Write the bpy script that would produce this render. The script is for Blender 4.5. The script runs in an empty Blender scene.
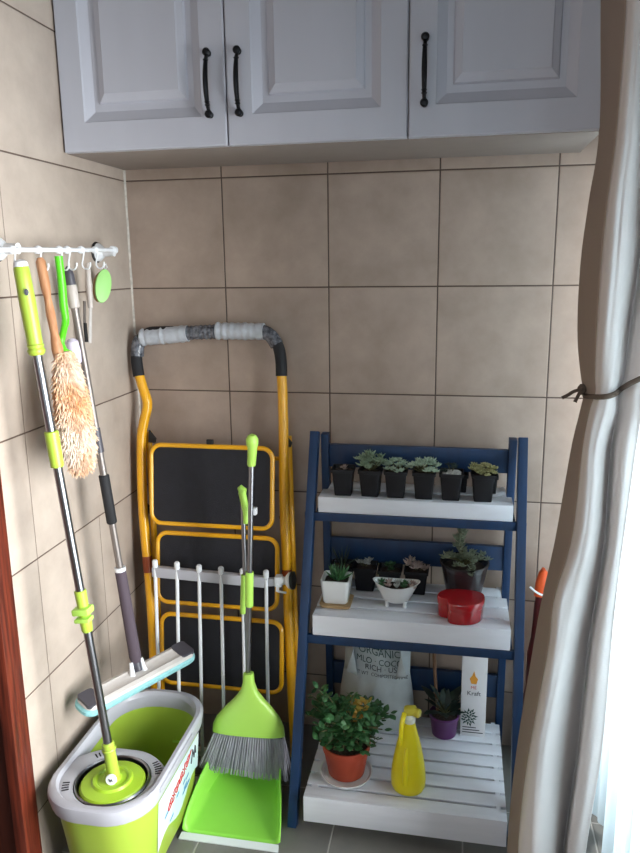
import bpy, bmesh, math, random
from mathutils import Vector, Matrix, noise
R = math.radians
PI = math.pi
scene = bpy.context.scene
col = scene.collection
random.seed(7)

# ------------------------------------------------------------------ camera
CAM = Vector((0.9493, -2.0384, 1.4364)); F_PX = 729.49
YAW, PITCH, ROLL = -0.18949, -0.21592, -0.01229
fw = Vector((math.sin(YAW)*math.cos(PITCH), math.cos(YAW)*math.cos(PITCH), math.sin(PITCH)))
rt0 = Vector((math.cos(YAW), -math.sin(YAW), 0)); up0 = rt0.cross(fw)
rt = rt0*math.cos(ROLL) + up0*math.sin(ROLL)
up = -rt0*math.sin(ROLL) + up0*math.cos(ROLL)
cd = bpy.data.cameras.new('camera'); cam = bpy.data.objects.new('camera', cd); col.objects.link(cam)
M3 = Matrix((rt, up, -fw)).transposed()
cam.matrix_world = Matrix.Translation(CAM) @ M3.to_4x4()
cd.sensor_fit = 'VERTICAL'; cd.sensor_height = 24.0; cd.lens = F_PX*24.0/853.0
cd.clip_start = 0.02
scene.camera = cam

def ray(x, y): return fw + rt*((x-320)/F_PX) - up*((y-426.5)/F_PX)
def onx(x, y, X=0.0): d = ray(x, y); return CAM + d*((X-CAM.x)/d.x)
def ony(x, y, Y=0.0): d = ray(x, y); return CAM + d*((Y-CAM.y)/d.y)
def onz(x, y, Z=0.0): d = ray(x, y); return CAM + d*((Z-CAM.z)/d.z)

# ------------------------------------------------------------------ world, lights, exposure
world = bpy.data.worlds.new('world'); scene.world = world; world.use_nodes = True
bg = world.node_tree.nodes['Background']
bg.inputs[0].default_value = (0.80, 0.91, 1.0, 1); bg.inputs[1].default_value = 2.0

def area(name, loc, rot, sx, sy, energy, color, spread=180):
    l = bpy.data.lights.new(name, 'AREA'); l.shape = 'RECTANGLE'; l.size = sx; l.size_y = sy
    l.energy = energy; l.color = color; l.spread = R(spread)
    o = bpy.data.objects.new(name, l); o.location = loc; o.rotation_euler = rot; col.objects.link(o); return o
area('daylight_side_window', (1.75, -1.05, 0.95), (0, R(78), 0), 1.45, 1.9, 110, (1.0, 0.98, 0.97), 125)
area('cabinet_fill_light', (0.85, -3.45, 1.65), (R(90), 0, 0), 1.2, 1.4, 8, (0.76, 0.90, 1.0))  # fill light added behind the camera to brighten the cabinet fronts
scene.view_settings.view_transform = 'Standard'; scene.view_settings.look = 'None'
scene.view_settings.gamma = 1.0; scene.view_settings.use_curve_mapping = False
scene.view_settings.exposure = 0.17
try:
    scene.cycles.caustics_reflective = False; scene.cycles.caustics_refractive = False
except Exception: pass

# ------------------------------------------------------------------ materials
def s2l(c):
    return tuple(((v/255)/12.92 if v/255 <= .04045 else ((v/255+.055)/1.055)**2.4) for v in c)
MATS = {}
def mat(name, rgb, rough=.5, metal=0, var=.0, scale=20, bump=0, bscale=200, spec=.5, trans=0, alpha=1, sss=0, stretch=None, rgb2=None, coat=0):
    m = bpy.data.materials.new(name); m.use_nodes = True; nt = m.node_tree; N = nt.nodes; L = nt.links
    b = N['Principled BSDF']; c = s2l(rgb)
    b.inputs['Base Color'].default_value = (*c, 1); b.inputs['Roughness'].default_value = rough
    b.inputs['Metallic'].default_value = metal; b.inputs['Specular IOR Level'].default_value = spec
    b.inputs['Transmission Weight'].default_value = trans; b.inputs['Alpha'].default_value = alpha
    b.inputs['Coat Weight'].default_value = coat
    if sss: b.inputs['Subsurface Weight'].default_value = sss; b.inputs['Subsurface Scale'].default_value = .01
    tc = N.new('ShaderNodeTexCoord'); mp = N.new('ShaderNodeMapping'); L.new(tc.outputs['Object'], mp.inputs[0])
    if stretch: mp.inputs['Scale'].default_value = stretch
    if var or rgb2:
        n = N.new('ShaderNodeTexNoise'); n.inputs['Scale'].default_value = scale; n.inputs['Detail'].default_value = 6
        L.new(mp.outputs[0], n.inputs['Vector'])
        r = N.new('ShaderNodeValToRGB'); L.new(n.outputs['Fac'], r.inputs[0])
        c2 = s2l(rgb2) if rgb2 else tuple(min(1, v*(1+var)) for v in c)
        c1 = c if rgb2 else tuple(v*(1-var) for v in c)
        r.color_ramp.elements[0].position = .35; r.color_ramp.elements[1].position = .65
        r.color_ramp.elements[0].color = (*c1, 1); r.color_ramp.elements[1].color = (*c2, 1)
        L.new(r.outputs[0], b.inputs['Base Color'])
    if bump:
        n2 = N.new('ShaderNodeTexNoise'); n2.inputs['Scale'].default_value = bscale; n2.inputs['Detail'].default_value = 3
        L.new(mp.outputs[0], n2.inputs['Vector'])
        bp = N.new('ShaderNodeBump'); bp.inputs['Strength'].default_value = bump; bp.inputs['Distance'].default_value = .002
        L.new(n2.outputs['Fac'], bp.inputs['Height']); L.new(bp.outputs[0], b.inputs['Normal'])
    MATS[name] = m
    return m

def tile_mat(name, rgb, rgb2, grout, ax, off, size=.3, w=.0036, rough=.45, thin=None):
    """tiles laid out by object position; ax = two of 'XYZ', off = where a joint lies on each"""
    m = bpy.data.materials.new(name); m.use_nodes = True; nt = m.node_tree; N = nt.nodes; L = nt.links
    b = N['Principled BSDF']; b.inputs['Roughness'].default_value = rough; b.inputs['Specular IOR Level'].default_value = .35
    tc = N.new('ShaderNodeTexCoord'); sep = N.new('ShaderNodeSeparateXYZ'); L.new(tc.outputs['Object'], sep.inputs[0])
    def math_(op, a, bb=None, c=None):
        n = N.new('ShaderNodeMath'); n.operation = op
        for i, v in enumerate((a, bb, c)):
            if v is None: continue
            if isinstance(v, (int, float)): n.inputs[i].default_value = v
            else: L.new(v, n.inputs[i])
        return n.outputs[0]
    ds = []; ids = []
    for a, o in zip(ax, off):
        t = math_('DIVIDE', math_('SUBTRACT', sep.outputs[a], o), size)
        fr = math_('FRACT', t); ids.append(math_('FLOOR', t))
        ds.append(math_('MULTIPLY', math_('MINIMUM', fr, math_('SUBTRACT', 1.0, fr)), size))
    if thin:   # tight upright joints; double-width tiles above the given height
        t2 = math_('DIVIDE', math_('SUBTRACT', sep.outputs[ax[0]], off[0]+size), size*2); f2 = math_('FRACT', t2)
        wide = math_('MULTIPLY', math_('MINIMUM', f2, math_('SUBTRACT', 1.0, f2)), size*2)
        high = math_('GREATER_THAN', sep.outputs[ax[1]], thin)
        ds[0] = math_('ADD', math_('MULTIPLY', wide, high), math_('MULTIPLY', ds[0], math_('SUBTRACT', 1.0, high)))
        ds[0] = math_('ADD', ds[0], w*.24)
        ids[0] = math_('ADD', math_('MULTIPLY', math_('FLOOR', t2), high), math_('MULTIPLY', ids[0], math_('SUBTRACT', 1.0, high)))
    d = math_('MINIMUM', ds[0], ds[1])
    mask = math_('LESS_THAN', d, w/2)
    cmb = N.new('ShaderNodeCombineXYZ'); L.new(ids[0], cmb.inputs[0]); L.new(ids[1], cmb.inputs[1])
    wn = N.new('ShaderNodeTexWhiteNoise'); wn.noise_dimensions = '3D'; L.new(cmb.outputs[0], wn.inputs['Vector'])
    off3 = N.new('ShaderNodeVectorMath'); off3.operation = 'MULTIPLY_ADD'
    L.new(wn.outputs['Color'], off3.inputs[0]); off3.inputs[1].default_value = (7, 7, 7); L.new(tc.outputs['Object'], off3.inputs[2])
    n = N.new('ShaderNodeTexNoise'); n.inputs['Scale'].default_value = 7; n.inputs['Detail'].default_value = 7; n.inputs['Roughness'].default_value = .62
    L.new(off3.outputs[0], n.inputs['Vector'])
    r = N.new('ShaderNodeValToRGB'); L.new(n.outputs['Fac'], r.inputs[0])
    r.color_ramp.elements[0].position = .3; r.color_ramp.elements[1].position = .7
    r.color_ramp.elements[0].color = (*s2l(rgb), 1); r.color_ramp.elements[1].color = (*s2l(rgb2), 1)
    mx = N.new('ShaderNodeMix'); mx.data_type = 'RGBA'; L.new(mask, mx.inputs['Factor'])
    L.new(r.outputs[0], mx.inputs[6]); mx.inputs[7].default_value = (*s2l(grout), 1)
    L.new(mx.outputs[2], b.inputs['Base Color'])
    bp = N.new('ShaderNodeBump'); bp.inputs['Strength'].default_value = .6; bp.inputs['Distance'].default_value = .002
    sm = N.new('ShaderNodeMapRange'); L.new(d, sm.inputs['Value']); sm.inputs['From Max'].default_value = w
    L.new(sm.outputs[0], bp.inputs['Height']); L.new(bp.outputs[0], b.inputs['Normal'])
    return m

Z_J = 1.38   # height of a horizontal tile joint
back_tile = tile_mat('back_wall_tile', (158, 139, 126), (181, 161, 148), (84, 68, 60), 'XZ', (.2881, Z_J))
side_tile = tile_mat('side_wall_tile', (166, 152, 141), (188, 174, 162), (92, 76, 68), 'YZ', (-.2979, Z_J), thin=Z_J-.6)
floor_tile = tile_mat('floor_tile', (112, 110, 107), (130, 127, 122), (170, 166, 160), 'XY', (.662, -.62), .332, .004, .4)
plaster = mat('plaster', (150, 145, 140), .8, bump=.1)
caulk = mat('caulk', (190, 182, 172), .6, var=.2, scale=60)
cab_white = mat('cabinet_paint', (186, 187, 198), .42, var=.03, scale=8, bump=.03, bscale=90, stretch=(1, 1, .1))
cab_under = mat('cabinet_carcass', (150, 140, 134), .5, var=.03)
iron = mat('black_iron', (22, 22, 26), .38, metal=.6, bump=.15, bscale=300)
wood_red = mat('red_wood', (62, 22, 14), .4, rgb2=(104, 42, 26), scale=10, stretch=(14, 14, .6), bump=.1, bscale=60)
wood_dark = mat('dark_wood', (44, 16, 10), .4, rgb2=(60, 24, 14), scale=10, stretch=(14, 14, .6))
navy = mat('navy_paint', (6, 43, 80), .45, var=.15, scale=9, stretch=(4, 4, 1), bump=.1, bscale=120)
slat_white = mat('white_painted_wood', (222, 224, 232), .5, var=.04, scale=6, stretch=(1, 6, 6), bump=.12, bscale=150)
yellow = mat('yellow_enamel', (238, 172, 20), .32, var=.05, scale=8, coat=.3)
tread = mat('black_tread', (20, 20, 29), .7, var=.15, scale=40, bump=.5, bscale=500)
foam_black = mat('black_foam', (26, 26, 30), .75, bump=.2, bscale=400)
bubble = mat('white_bubble_wrap', (186, 190, 198), .3, bump=.9, bscale=160, var=.1, scale=40)
film = mat('clear_film', (120, 122, 130), .15, bump=1.0, bscale=120, rgb2=(60, 62, 70), scale=90)
rack_white = mat('white_plastic', (226, 228, 232), .35, var=.02)
rack_grey = mat('grey_plastic', (176, 176, 184), .35, var=.02)
rubber = mat('black_rubber', (22, 22, 24), .6)
lime = mat('lime_plastic', (162, 188, 66), .35, var=.04, scale=5, sss=.05)
lime_in = mat('lime_plastic_inside', (162, 198, 52), .3, var=.05, scale=5)
lime_pale = mat('pale_lime_plastic', (176, 222, 96), .32, var=.03, scale=5)
pan_green = mat('bright_green_plastic', (146, 218, 78), .35, var=.03, scale=5)
bright_green = mat('vivid_green_plastic', (88, 206, 30), .35)
steel = mat('brushed_steel', (140, 140, 144), .28, metal=1, var=.1, scale=30, stretch=(1, 1, .1))
steel_dull = mat('dull_aluminium', (136, 128, 124), .45, metal=.7, var=.05, scale=20)
bristle = mat('grey_bristle', (158, 156, 166), .6, var=.2, scale=120, stretch=(1, 1, .15))
lip_white = mat('white_rubber_lip', (216, 222, 222), .5)
wood_light = mat('light_wood', (170, 116, 78), .5, rgb2=(196, 144, 106), scale=14, stretch=(8, 8, 1))
fluff = mat('peach_wool', (228, 210, 194), .9, rgb2=(216, 164, 118), scale=13, sss=.1)
lilac = mat('lilac_foam', (206, 196, 216), .8, bump=.2, bscale=200)
mauve = mat('dark_mauve_foam', (78, 66, 76), .8, bump=.2, bscale=300)
taupe = mat('taupe_plastic', (186, 176, 170), .4)
grey_dark = mat('dark_grey_plastic', (72, 70, 78), .4)
teal = mat('teal_microfibre', (140, 194, 198), .9, bump=.5, bscale=300, var=.1, scale=80)
head_grey = mat('mop_plate_grey', (200, 194, 190), .45, var=.04, scale=30)
brown_pad = mat('brown_bristle', (150, 118, 78), .8, bump=.5, bscale=300)
pad_green = mat('mint_green_plastic', (150, 206, 116), .45)
pot_black = mat('black_pot_plastic', (15, 14, 19), .6, var=.1, spec=.3)
soil = mat('dark_soil', (40, 30, 24), .95, rgb2=(70, 56, 46), scale=160, bump=1, bscale=200)
gravel = mat('white_gravel', (196, 194, 190), .8, rgb2=(130, 128, 124), scale=220, bump=1, bscale=250)
ceramic = mat('white_ceramic', (226, 228, 228), .25, coat=.3)
bamboo = mat('bamboo', (178, 146, 104), .5, rgb2=(196, 166, 122), scale=12, stretch=(1, 12, 1))
smoky = mat('smoky_plastic', (60, 54, 58), .2, trans=.35, alpha=.82, spec=.6)
red_tin = mat('red_lacquer', (158, 10, 22), .22, coat=.6, var=.03)
terracotta = mat('terracotta', (146, 50, 28), .6, rgb2=(164, 68, 42), scale=14, bump=.15, bscale=90)
purple = mat('purple_plastic', (88, 40, 94), .4)
sack_mat = mat('white_woven_sack', (184, 190, 192), .5, var=.06, scale=25, bump=.5, bscale=40)
print_green = mat('green_print', (22, 62, 56), .6)
print_dark = mat('dark_print', (40, 40, 50), .6)
print_orange = mat('orange_print', (222, 150, 50), .6)
print_red = mat('red_print', (196, 50, 50), .6)
print_pink = mat('pink_print', (222, 120, 140), .6)
print_blue = mat('blue_print', (90, 150, 200), .6)
carton_mat = mat('white_card', (214, 210, 212), .6, var=.03)
label_mat = mat('bucket_label', (206, 232, 238), .3, rgb2=(232, 240, 240), scale=14)
spray_yellow = mat('yellow_plastic', (228, 212, 14), .32, var=.04, scale=10, sss=.08)
spray_dull = mat('dull_yellow_plastic', (196, 184, 60), .4)
spray_clear = mat('frosted_neck', (226, 228, 214), .3)
cord_brown = mat('brown_cord', (96, 82, 72), .9, bump=.6, bscale=300)
bag_red = mat('dark_red_bag', (84, 16, 16), .5, var=.2, scale=12)
bag_orange = mat('orange_plastic', (236, 92, 36), .5)
gr_grey = mat('leaf_grey_green', (104, 126, 100), .55, rgb2=(146, 162, 136), scale=40)
gr_frost = mat('leaf_frosty_green', (128, 150, 128), .55, rgb2=(172, 188, 166), scale=40)
gr_dark = mat('leaf_dark_green', (34, 66, 40), .45, rgb2=(60, 104, 60), scale=40)
gr_mid = mat('leaf_mid_green', (34, 74, 40), .45, rgb2=(72, 118, 70), scale=36)
gr_olive = mat('leaf_olive_grey', (92, 104, 82), .55, rgb2=(134, 142, 118), scale=40)
gr_yel = mat('leaf_yellow_green', (124, 124, 76), .55, rgb2=(170, 164, 118), scale=50)
gr_pale = mat('leaf_pale_grey', (140, 144, 142), .6, rgb2=(178, 180, 176), scale=50)
gr_blackish = mat('leaf_blackish_green', (24, 36, 34), .5, rgb2=(44, 60, 50), scale=30)
gr_pink = mat('leaf_pinkish_grey', (150, 128, 124), .6, rgb2=(178, 160, 150), scale=50)
gr_orange = mat('leaf_orange', (186, 124, 50), .5, rgb2=(160, 150, 60), scale=40)
stem_m = mat('stem', (86, 84, 52), .7)
stick_m = mat('stick_wood', (110, 78, 56), .7, var=.15, scale=30)

def cloth_mat(name, rgb, transl, seethrough, warp=900):
    m = bpy.data.materials.new(name); m.use_nodes = True; nt = m.node_tree; N = nt.nodes; L = nt.links
    b = N['Principled BSDF']; b.inputs['Base Color'].default_value = (*s2l(rgb), 1); b.inputs['Roughness'].default_value = .85
    b.inputs['Specular IOR Level'].default_value = .15
    tc = N.new('ShaderNodeTexCoord')
    mp = N.new('ShaderNodeMapping'); mp.inputs['Scale'].default_value = (1, 1, 3); L.new(tc.outputs['Object'], mp.inputs[0])
    n = N.new('ShaderNodeTexNoise'); n.inputs['Scale'].default_value = 120; L.new(mp.outputs[0], n.inputs['Vector'])
    bp = N.new('ShaderNodeBump'); bp.inputs['Strength'].default_value = .25; bp.inputs['Distance'].default_value = .002
    L.new(n.outputs['Fac'], bp.inputs['Height']); L.new(bp.outputs[0], b.inputs['Normal'])
    t = N.new('ShaderNodeBsdfTranslucent'); t.inputs[0].default_value = (*s2l(rgb), 1)
    mx = N.new('ShaderNodeMixShader'); mx.inputs[0].default_value = transl
    L.new(b.outputs[0], mx.inputs[1]); L.new(t.outputs[0], mx.inputs[2])
    out = N['Material Output']; last = mx
    if seethrough:
        tr = N.new('ShaderNodeBsdfTransparent'); m2 = N.new('ShaderNodeMixShader'); m2.inputs[0].default_value = seethrough
        L.new(mx.outputs[0], m2.inputs[1]); L.new(tr.outputs[0], m2.inputs[2]); last = m2
    L.new(last.outputs[0], out.inputs[0])
    return m
curtain_m = cloth_mat('linen_curtain', (224, 218, 216), .12, 0)
shade_strip_m = cloth_mat('curtain_shade_tint', (158, 143, 133), .08, 0)  # taupe cloth that paints the shade onto the curtain's left strip
sheer_m = cloth_mat('sheer_curtain', (196, 212, 220), .42, .03)
def glass_mat():
    m = bpy.data.materials.new('window_glass'); m.use_nodes = True; nt = m.node_tree; N = nt.nodes; L = nt.links
    N.remove(N['Principled BSDF'])
    tr = N.new('ShaderNodeBsdfTransparent'); tr.inputs[0].default_value = (.96, .98, .98, 1)
    g = N.new('ShaderNodeBsdfGlossy'); g.inputs['Roughness'].default_value = .02
    f = N.new('ShaderNodeFresnel'); f.inputs[0].default_value = 1.45
    mx = N.new('ShaderNodeMixShader'); L.new(f.outputs[0], mx.inputs[0]); L.new(tr.outputs[0], mx.inputs[1]); L.new(g.outputs[0], mx.inputs[2])
    L.new(mx.outputs[0], N['Material Output'].inputs[0]); return m
glass = glass_mat()

# ------------------------------------------------------------------ mesh helpers
def V(*a): return Vector(a)
class MB:
    def __init__(s): s.bm = bmesh.new()
    def grid(s, rows, closed=False, cap0=False, cap1=False):
        vs = [[s.bm.verts.new(p) for p in r] for r in rows]
        n = len(vs[0])
        for i in range(len(vs)-1):
            for j in range(n if closed else n-1):
                k = (j+1) % n
                try: s.bm.faces.new((vs[i][j], vs[i][k], vs[i+1][k], vs[i+1][j]))
                except ValueError: pass
        if cap0: s.bm.faces.new(list(reversed(vs[0])))
        if cap1: s.bm.faces.new(vs[-1])
        return s
    def box(s, c, d, rot=None, bev=0):
        c = Vector(c); r = bmesh.ops.create_cube(s.bm, size=1)
        vv = r['verts']
        for v in vv:
            v.co = Vector((v.co.x*d[0], v.co.y*d[1], v.co.z*d[2]))
        if bev:
            es = list({e for v in vv for e in v.link_edges})
            rr = bmesh.ops.bevel(s.bm, geom=es, offset=bev, segments=2, affect='EDGES', profile=.6)
            vv = list({v for f in rr['faces'] for v in f.verts} | {v for v in vv if v.is_valid})
        for v in vv:
            if rot is not None: v.co = rot @ v.co
            v.co += c
        return s
    def boxm(s, a, b, bev=0):
        a = Vector(a); b = Vector(b)
        return s.box((a+b)/2, [abs(x) for x in (b-a)], bev=bev)
    def bar(s, p0, p1, w, h, side=None, bev=0):
        p0 = Vector(p0); p1 = Vector(p1); z = (p1-p0); L = z.length; z.normalize()
        sd = Vector(side) if side is not None else Vector((1, 0, 0))
        x = (sd - z*sd.dot(z)).normalized(); y = z.cross(x)
        return s.box((p0+p1)/2, (w, h, L), Matrix((x, y, z)).transposed(), bev)
    def tube(s, pts, r, seg=12, cap=True, closed=False):
        pts = [Vector(p) for p in pts]; n = len(pts)
        rs = r if isinstance(r, (list, tuple)) else [r]*n
        rings = []; prev = None
        for i, p in enumerate(pts):
            if closed: t = pts[(i+1) % n]-pts[i-1]
            else: t = (pts[min(i+1, n-1)]-pts[max(i-1, 0)])
            if t.length < 1e-9: t = Vector((0, 0, 1))
            t.normalize()
            if prev is None:
                a = Vector((0, 0, 1)) if abs(t.z) < .9 else Vector((1, 0, 0))
                x = (a - t*a.dot(t)).normalized()
            else: x = (prev - t*prev.dot(t)).normalized()
            prev = x; y = t.cross(x)
            rings.append([p + (x*math.cos(2*PI*k/seg)+y*math.sin(2*PI*k/seg))*rs[i] for k in range(seg)])
        if closed: rings.append(rings[0])
        return s.grid(rings, True, cap and not closed, cap and not closed)
    def lathe(s, prof, c=(0, 0, 0), axis=(0, 0, 1), seg=24, cap0=False, cap1=False, sx=1, sy=1):
        c = Vector(c); z = Vector(axis).normalized()
        a = Vector((1, 0, 0)) if abs(z.x) < .9 else Vector((0, 1, 0))
        x = (a - z*a.dot(z)).normalized(); y = z.cross(x)
        rings = [[c + z*h + x*(rr*sx*math.cos(2*PI*k/seg)) + y*(rr*sy*math.sin(2*PI*k/seg)) for k in range(seg)] for rr, h in prof]
        return s.grid(rings, True, cap0, cap1)
    def loft(s, loops, cap0=False, cap1=False): return s.grid(loops, True, cap0, cap1)
    def prism(s, poly, d):
        a = [Vector(p) for p in poly]; d = Vector(d)
        return s.grid([a, [p+d for p in a]], True, True, True)
def rrect(cx, cy, hx, hy, r, z, n=6):
    out = []
    for sx, sy, a0 in ((1, 1, 0), (-1, 1, 90), (-1, -1, 180), (1, -1, 270)):
        for k in range(n+1):
            a = R(a0 + 90*k/n); out.append(V(cx+sx*(hx-r)+r*math.cos(a), cy+sy*(hy-r)+r*math.sin(a), z))
    return out
def smooth_path(pts, n=6):
    pts = [Vector(p) for p in pts]; out = []
    for i in range(len(pts)-1):
        p0 = pts[max(i-1, 0)]; p1 = pts[i]; p2 = pts[i+1]; p3 = pts[min(i+2, len(pts)-1)]
        for k in range(n):
            t = k/n
            out.append(.5*((2*p1)+(p2-p0)*t+(2*p0-5*p1+4*p2-p3)*t*t+(-p0+3*p1-3*p2+p3)*t**3))
    out.append(pts[-1]); return out
def catmull(vals, t):
    i = min(int(t), len(vals)-2); f = t-i
    p0 = vals[max(i-1, 0)]; p1 = vals[i]; p2 = vals[i+1]; p3 = vals[min(i+2, len(vals)-1)]
    return .5*((2*p1)+(p2-p0)*f+(2*p0-5*p1+4*p2-p3)*f*f+(-p0+3*p1-3*p2+p3)*f**3)

def root_of(o):
    v = Vector((0, 0, 0))
    while o: v = v + o.location; o = o.parent
    return v
def obj(name, mb, m, parent=None, base=None, ang=35, solid=0, sub=0):
    """link one mesh object; the geometry is authored in world coordinates"""
    me = bpy.data.meshes.new(name); bm = mb.bm
    bmesh.ops.remove_doubles(bm, verts=bm.verts, dist=1e-6)
    bmesh.ops.recalc_face_normals(bm, faces=bm.faces)
    off = root_of(parent) if parent else (Vector(base) if base is not None else Vector((0, 0, 0)))
    for v in bm.verts: v.co -= off
    bm.to_mesh(me); bm.free()
    me.polygons.foreach_set('use_smooth', [True]*len(me.polygons)); me.set_sharp_from_angle(angle=R(ang))
    for mm in (m if isinstance(m, (list, tuple)) else [m]): me.materials.append(mm)
    o = bpy.data.objects.new(name, me); col.objects.link(o)
    if parent: o.parent = parent
    else: o.location = off
    if solid:
        md = o.modifiers.new('solid', 'SOLIDIFY'); md.thickness = solid; md.offset = 0
    if sub:
        md = o.modifiers.new('sub', 'SUBSURF'); md.levels = sub; md.render_levels = sub
    return o
def tag(o, label, cat, group=None):
    o['label'] = label; o['category'] = cat
    if group: o['group'] = group
    return o
def thing(name, label, cat, loc=(0, 0, 0), group=None):
    o = bpy.data.objects.new(name, None); o.empty_display_size = .05; col.objects.link(o); o.location = loc
    return tag(o, label, cat, group)
def struct(name, mb, m, parent=None, **k):
    o = obj(name, mb, m, parent, **k)
    if parent is None: o['kind'] = 'structure'
    return o
def text_part(name, s, size, origin, m, parent, xdir=(1, 0, 0), ydir=(0, 0, 1), surf=None, align='CENTER'):
    cu = bpy.data.curves.new('t', 'FONT'); cu.body = s; cu.size = size; cu.align_x = align
    to = bpy.data.objects.new('t', cu); col.objects.link(to)
    dg = bpy.context.evaluated_depsgraph_get(); me0 = to.evaluated_get(dg).to_mesh()
    bm = bmesh.new(); bm.from_mesh(me0); to.to_mesh_clear()
    bpy.data.objects.remove(to); bpy.data.curves.remove(cu)
    X = Vector(xdir); Y = Vector(ydir); O = Vector(origin)
    for v in bm.verts:
        p = O + X*v.co.x + Y*v.co.y
        v.co = surf(p) if surf else p
    mb = MB(); mb.bm.free(); mb.bm = bm
    return obj(name, mb, m, parent)

# ------------------------------------------------------------------ the room
H = 2.62; XR = 1.55; YF = -3.35
struct('floor', MB().boxm((-.3, YF-.1, -.1), (XR+.1, .12, 0)), floor_tile)
struct('ceiling', MB().boxm((-.1, YF-.1, H), (XR+.1, .12, H+.1)), plaster)
struct('wall_back', MB().boxm((-.1, 0, 0), (XR+.1, .12, H)), back_tile)
DY0, DY1, DH = -.728, -1.62, 2.1
w = MB(); w.boxm((-.1, DY0, 0), (0, 0, H)); w.boxm((-.1, DY1, DH), (0, DY0, H)); w.boxm((-.1, YF, 0), (0, DY1, H))
struct('wall_left', w, side_tile)
WY0, WY1, WZ0, WZ1 = -.09, -3.05, .06, 2.05
w = MB(); w.boxm((XR, WY0, 0), (XR+.1, 0, H)); w.boxm((XR, YF, 0), (XR+.1, WY1, H))
w.boxm((XR, WY1, 0), (XR+.1, WY0, WZ0)); w.boxm((XR, WY1, WZ1), (XR+.1, WY0, H))
struct('wall_right', w, plaster)
w = MB(); w.boxm((-.1, YF-.1, 0), (.2, YF, H)); w.boxm((1.42, YF-.1, 0), (XR+.1, YF, H)); w.boxm((.2, YF-.1, 0), (1.42, YF, .95)); w.boxm((.2, YF-.1, 2.35), (1.42, YF, H))
struct('wall_front', w, plaster)
# windows
def window(n, a, b, axis):
    e = bpy.data.objects.new('window_%d' % n, None); col.objects.link(e); e['kind'] = 'structure'; e.location = a
    f = MB(); a = Vector(a); b = Vector(b); t = .045
    if axis == 'x':
        y0, y1, z0, z1, x = a.y, b.y, a.z, b.z, a.x
        for yy in (y0, (y0+y1)/2, y1): f.boxm((x-.02, min(max(yy-t/2, y0), y1-t), z0), (x+.02, min(max(yy+t/2, y0+t), y1), z1))
        for zz in (z0, z1-t): f.boxm((x-.02, y0, zz), (x+.02, y1, zz+t))
        g = MB().boxm((x-.003, y0+.01, z0+.01), (x+.003, y1-.01, z1-.01))
    else:
        x0, x1, z0, z1, y = a.x, b.x, a.z, b.z, a.y
        for xx in (x0, (x0+x1)/2, x1): f.boxm((min(max(xx-t/2, x0), x1-t), y-.02, z0), (min(max(xx+t/2, x0+t), x1), y+.02, z1))
        for zz in (z0, z1-t): f.boxm((x0, y-.02, zz), (x1, y+.02, zz+t))
        g = MB().boxm((x0+.01, y-.003, z0+.01), (x1-.01, y+.003, z1-.01))
    struct('window_frame', f, rack_white, e); struct('window_pane', g, glass, e)
window(1, (XR+.05, WY1, WZ0), (XR+.05, WY0, WZ1), 'x')
window(2, (.2, YF-.05, .95), (1.42, YF-.05, 2.35), 'y')  # unseen window behind the camera, added to go with the cabinet fill light
# door in the left wall: casing board, jamb and leaf
d = bpy.data.objects.new('door_1', None); col.objects.link(d); d['kind'] = 'structure'; d.location = (0, DY0, 0)
c = MB(); c.boxm((-.015, DY0-.045, 0), (.014, DY0+.012, DH+.05), .004); c.boxm((-.015, DY1-.012, 0), (.014, DY1+.045, DH+.05), .004); c.boxm((-.015, DY1-.012, DH-.02), (.014, DY0+.012, DH+.05), .004)
struct('door_frame', c, wood_red, d)
c = MB(); c.boxm((-.1, DY1, 0), (-.015, DY1+.02, DH)); c.boxm((-.1, DY0-.035, 0), (-.015, DY0, DH)); c.boxm((-.1, DY1, DH-.03), (-.015, DY0, DH))
struct('door_jamb', c, wood_dark, d)
struct('door_leaf', MB().boxm((-.1, DY1+.02, .01), (-.065, DY0-.035, DH-.03)), wood_dark, d)
# bead of caulk in the corner
rows = []
for k in range(60):
    z = k/59*1.71; q = .0035 + .0022*noise.noise(V(0, 0, z*26))
    rows.append([V(0, -q-.001, z), V(q*.55, -q*.55, z), V(q+.001, 0, z)])
struct('trim_1', MB().grid(rows), caulk)

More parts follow.
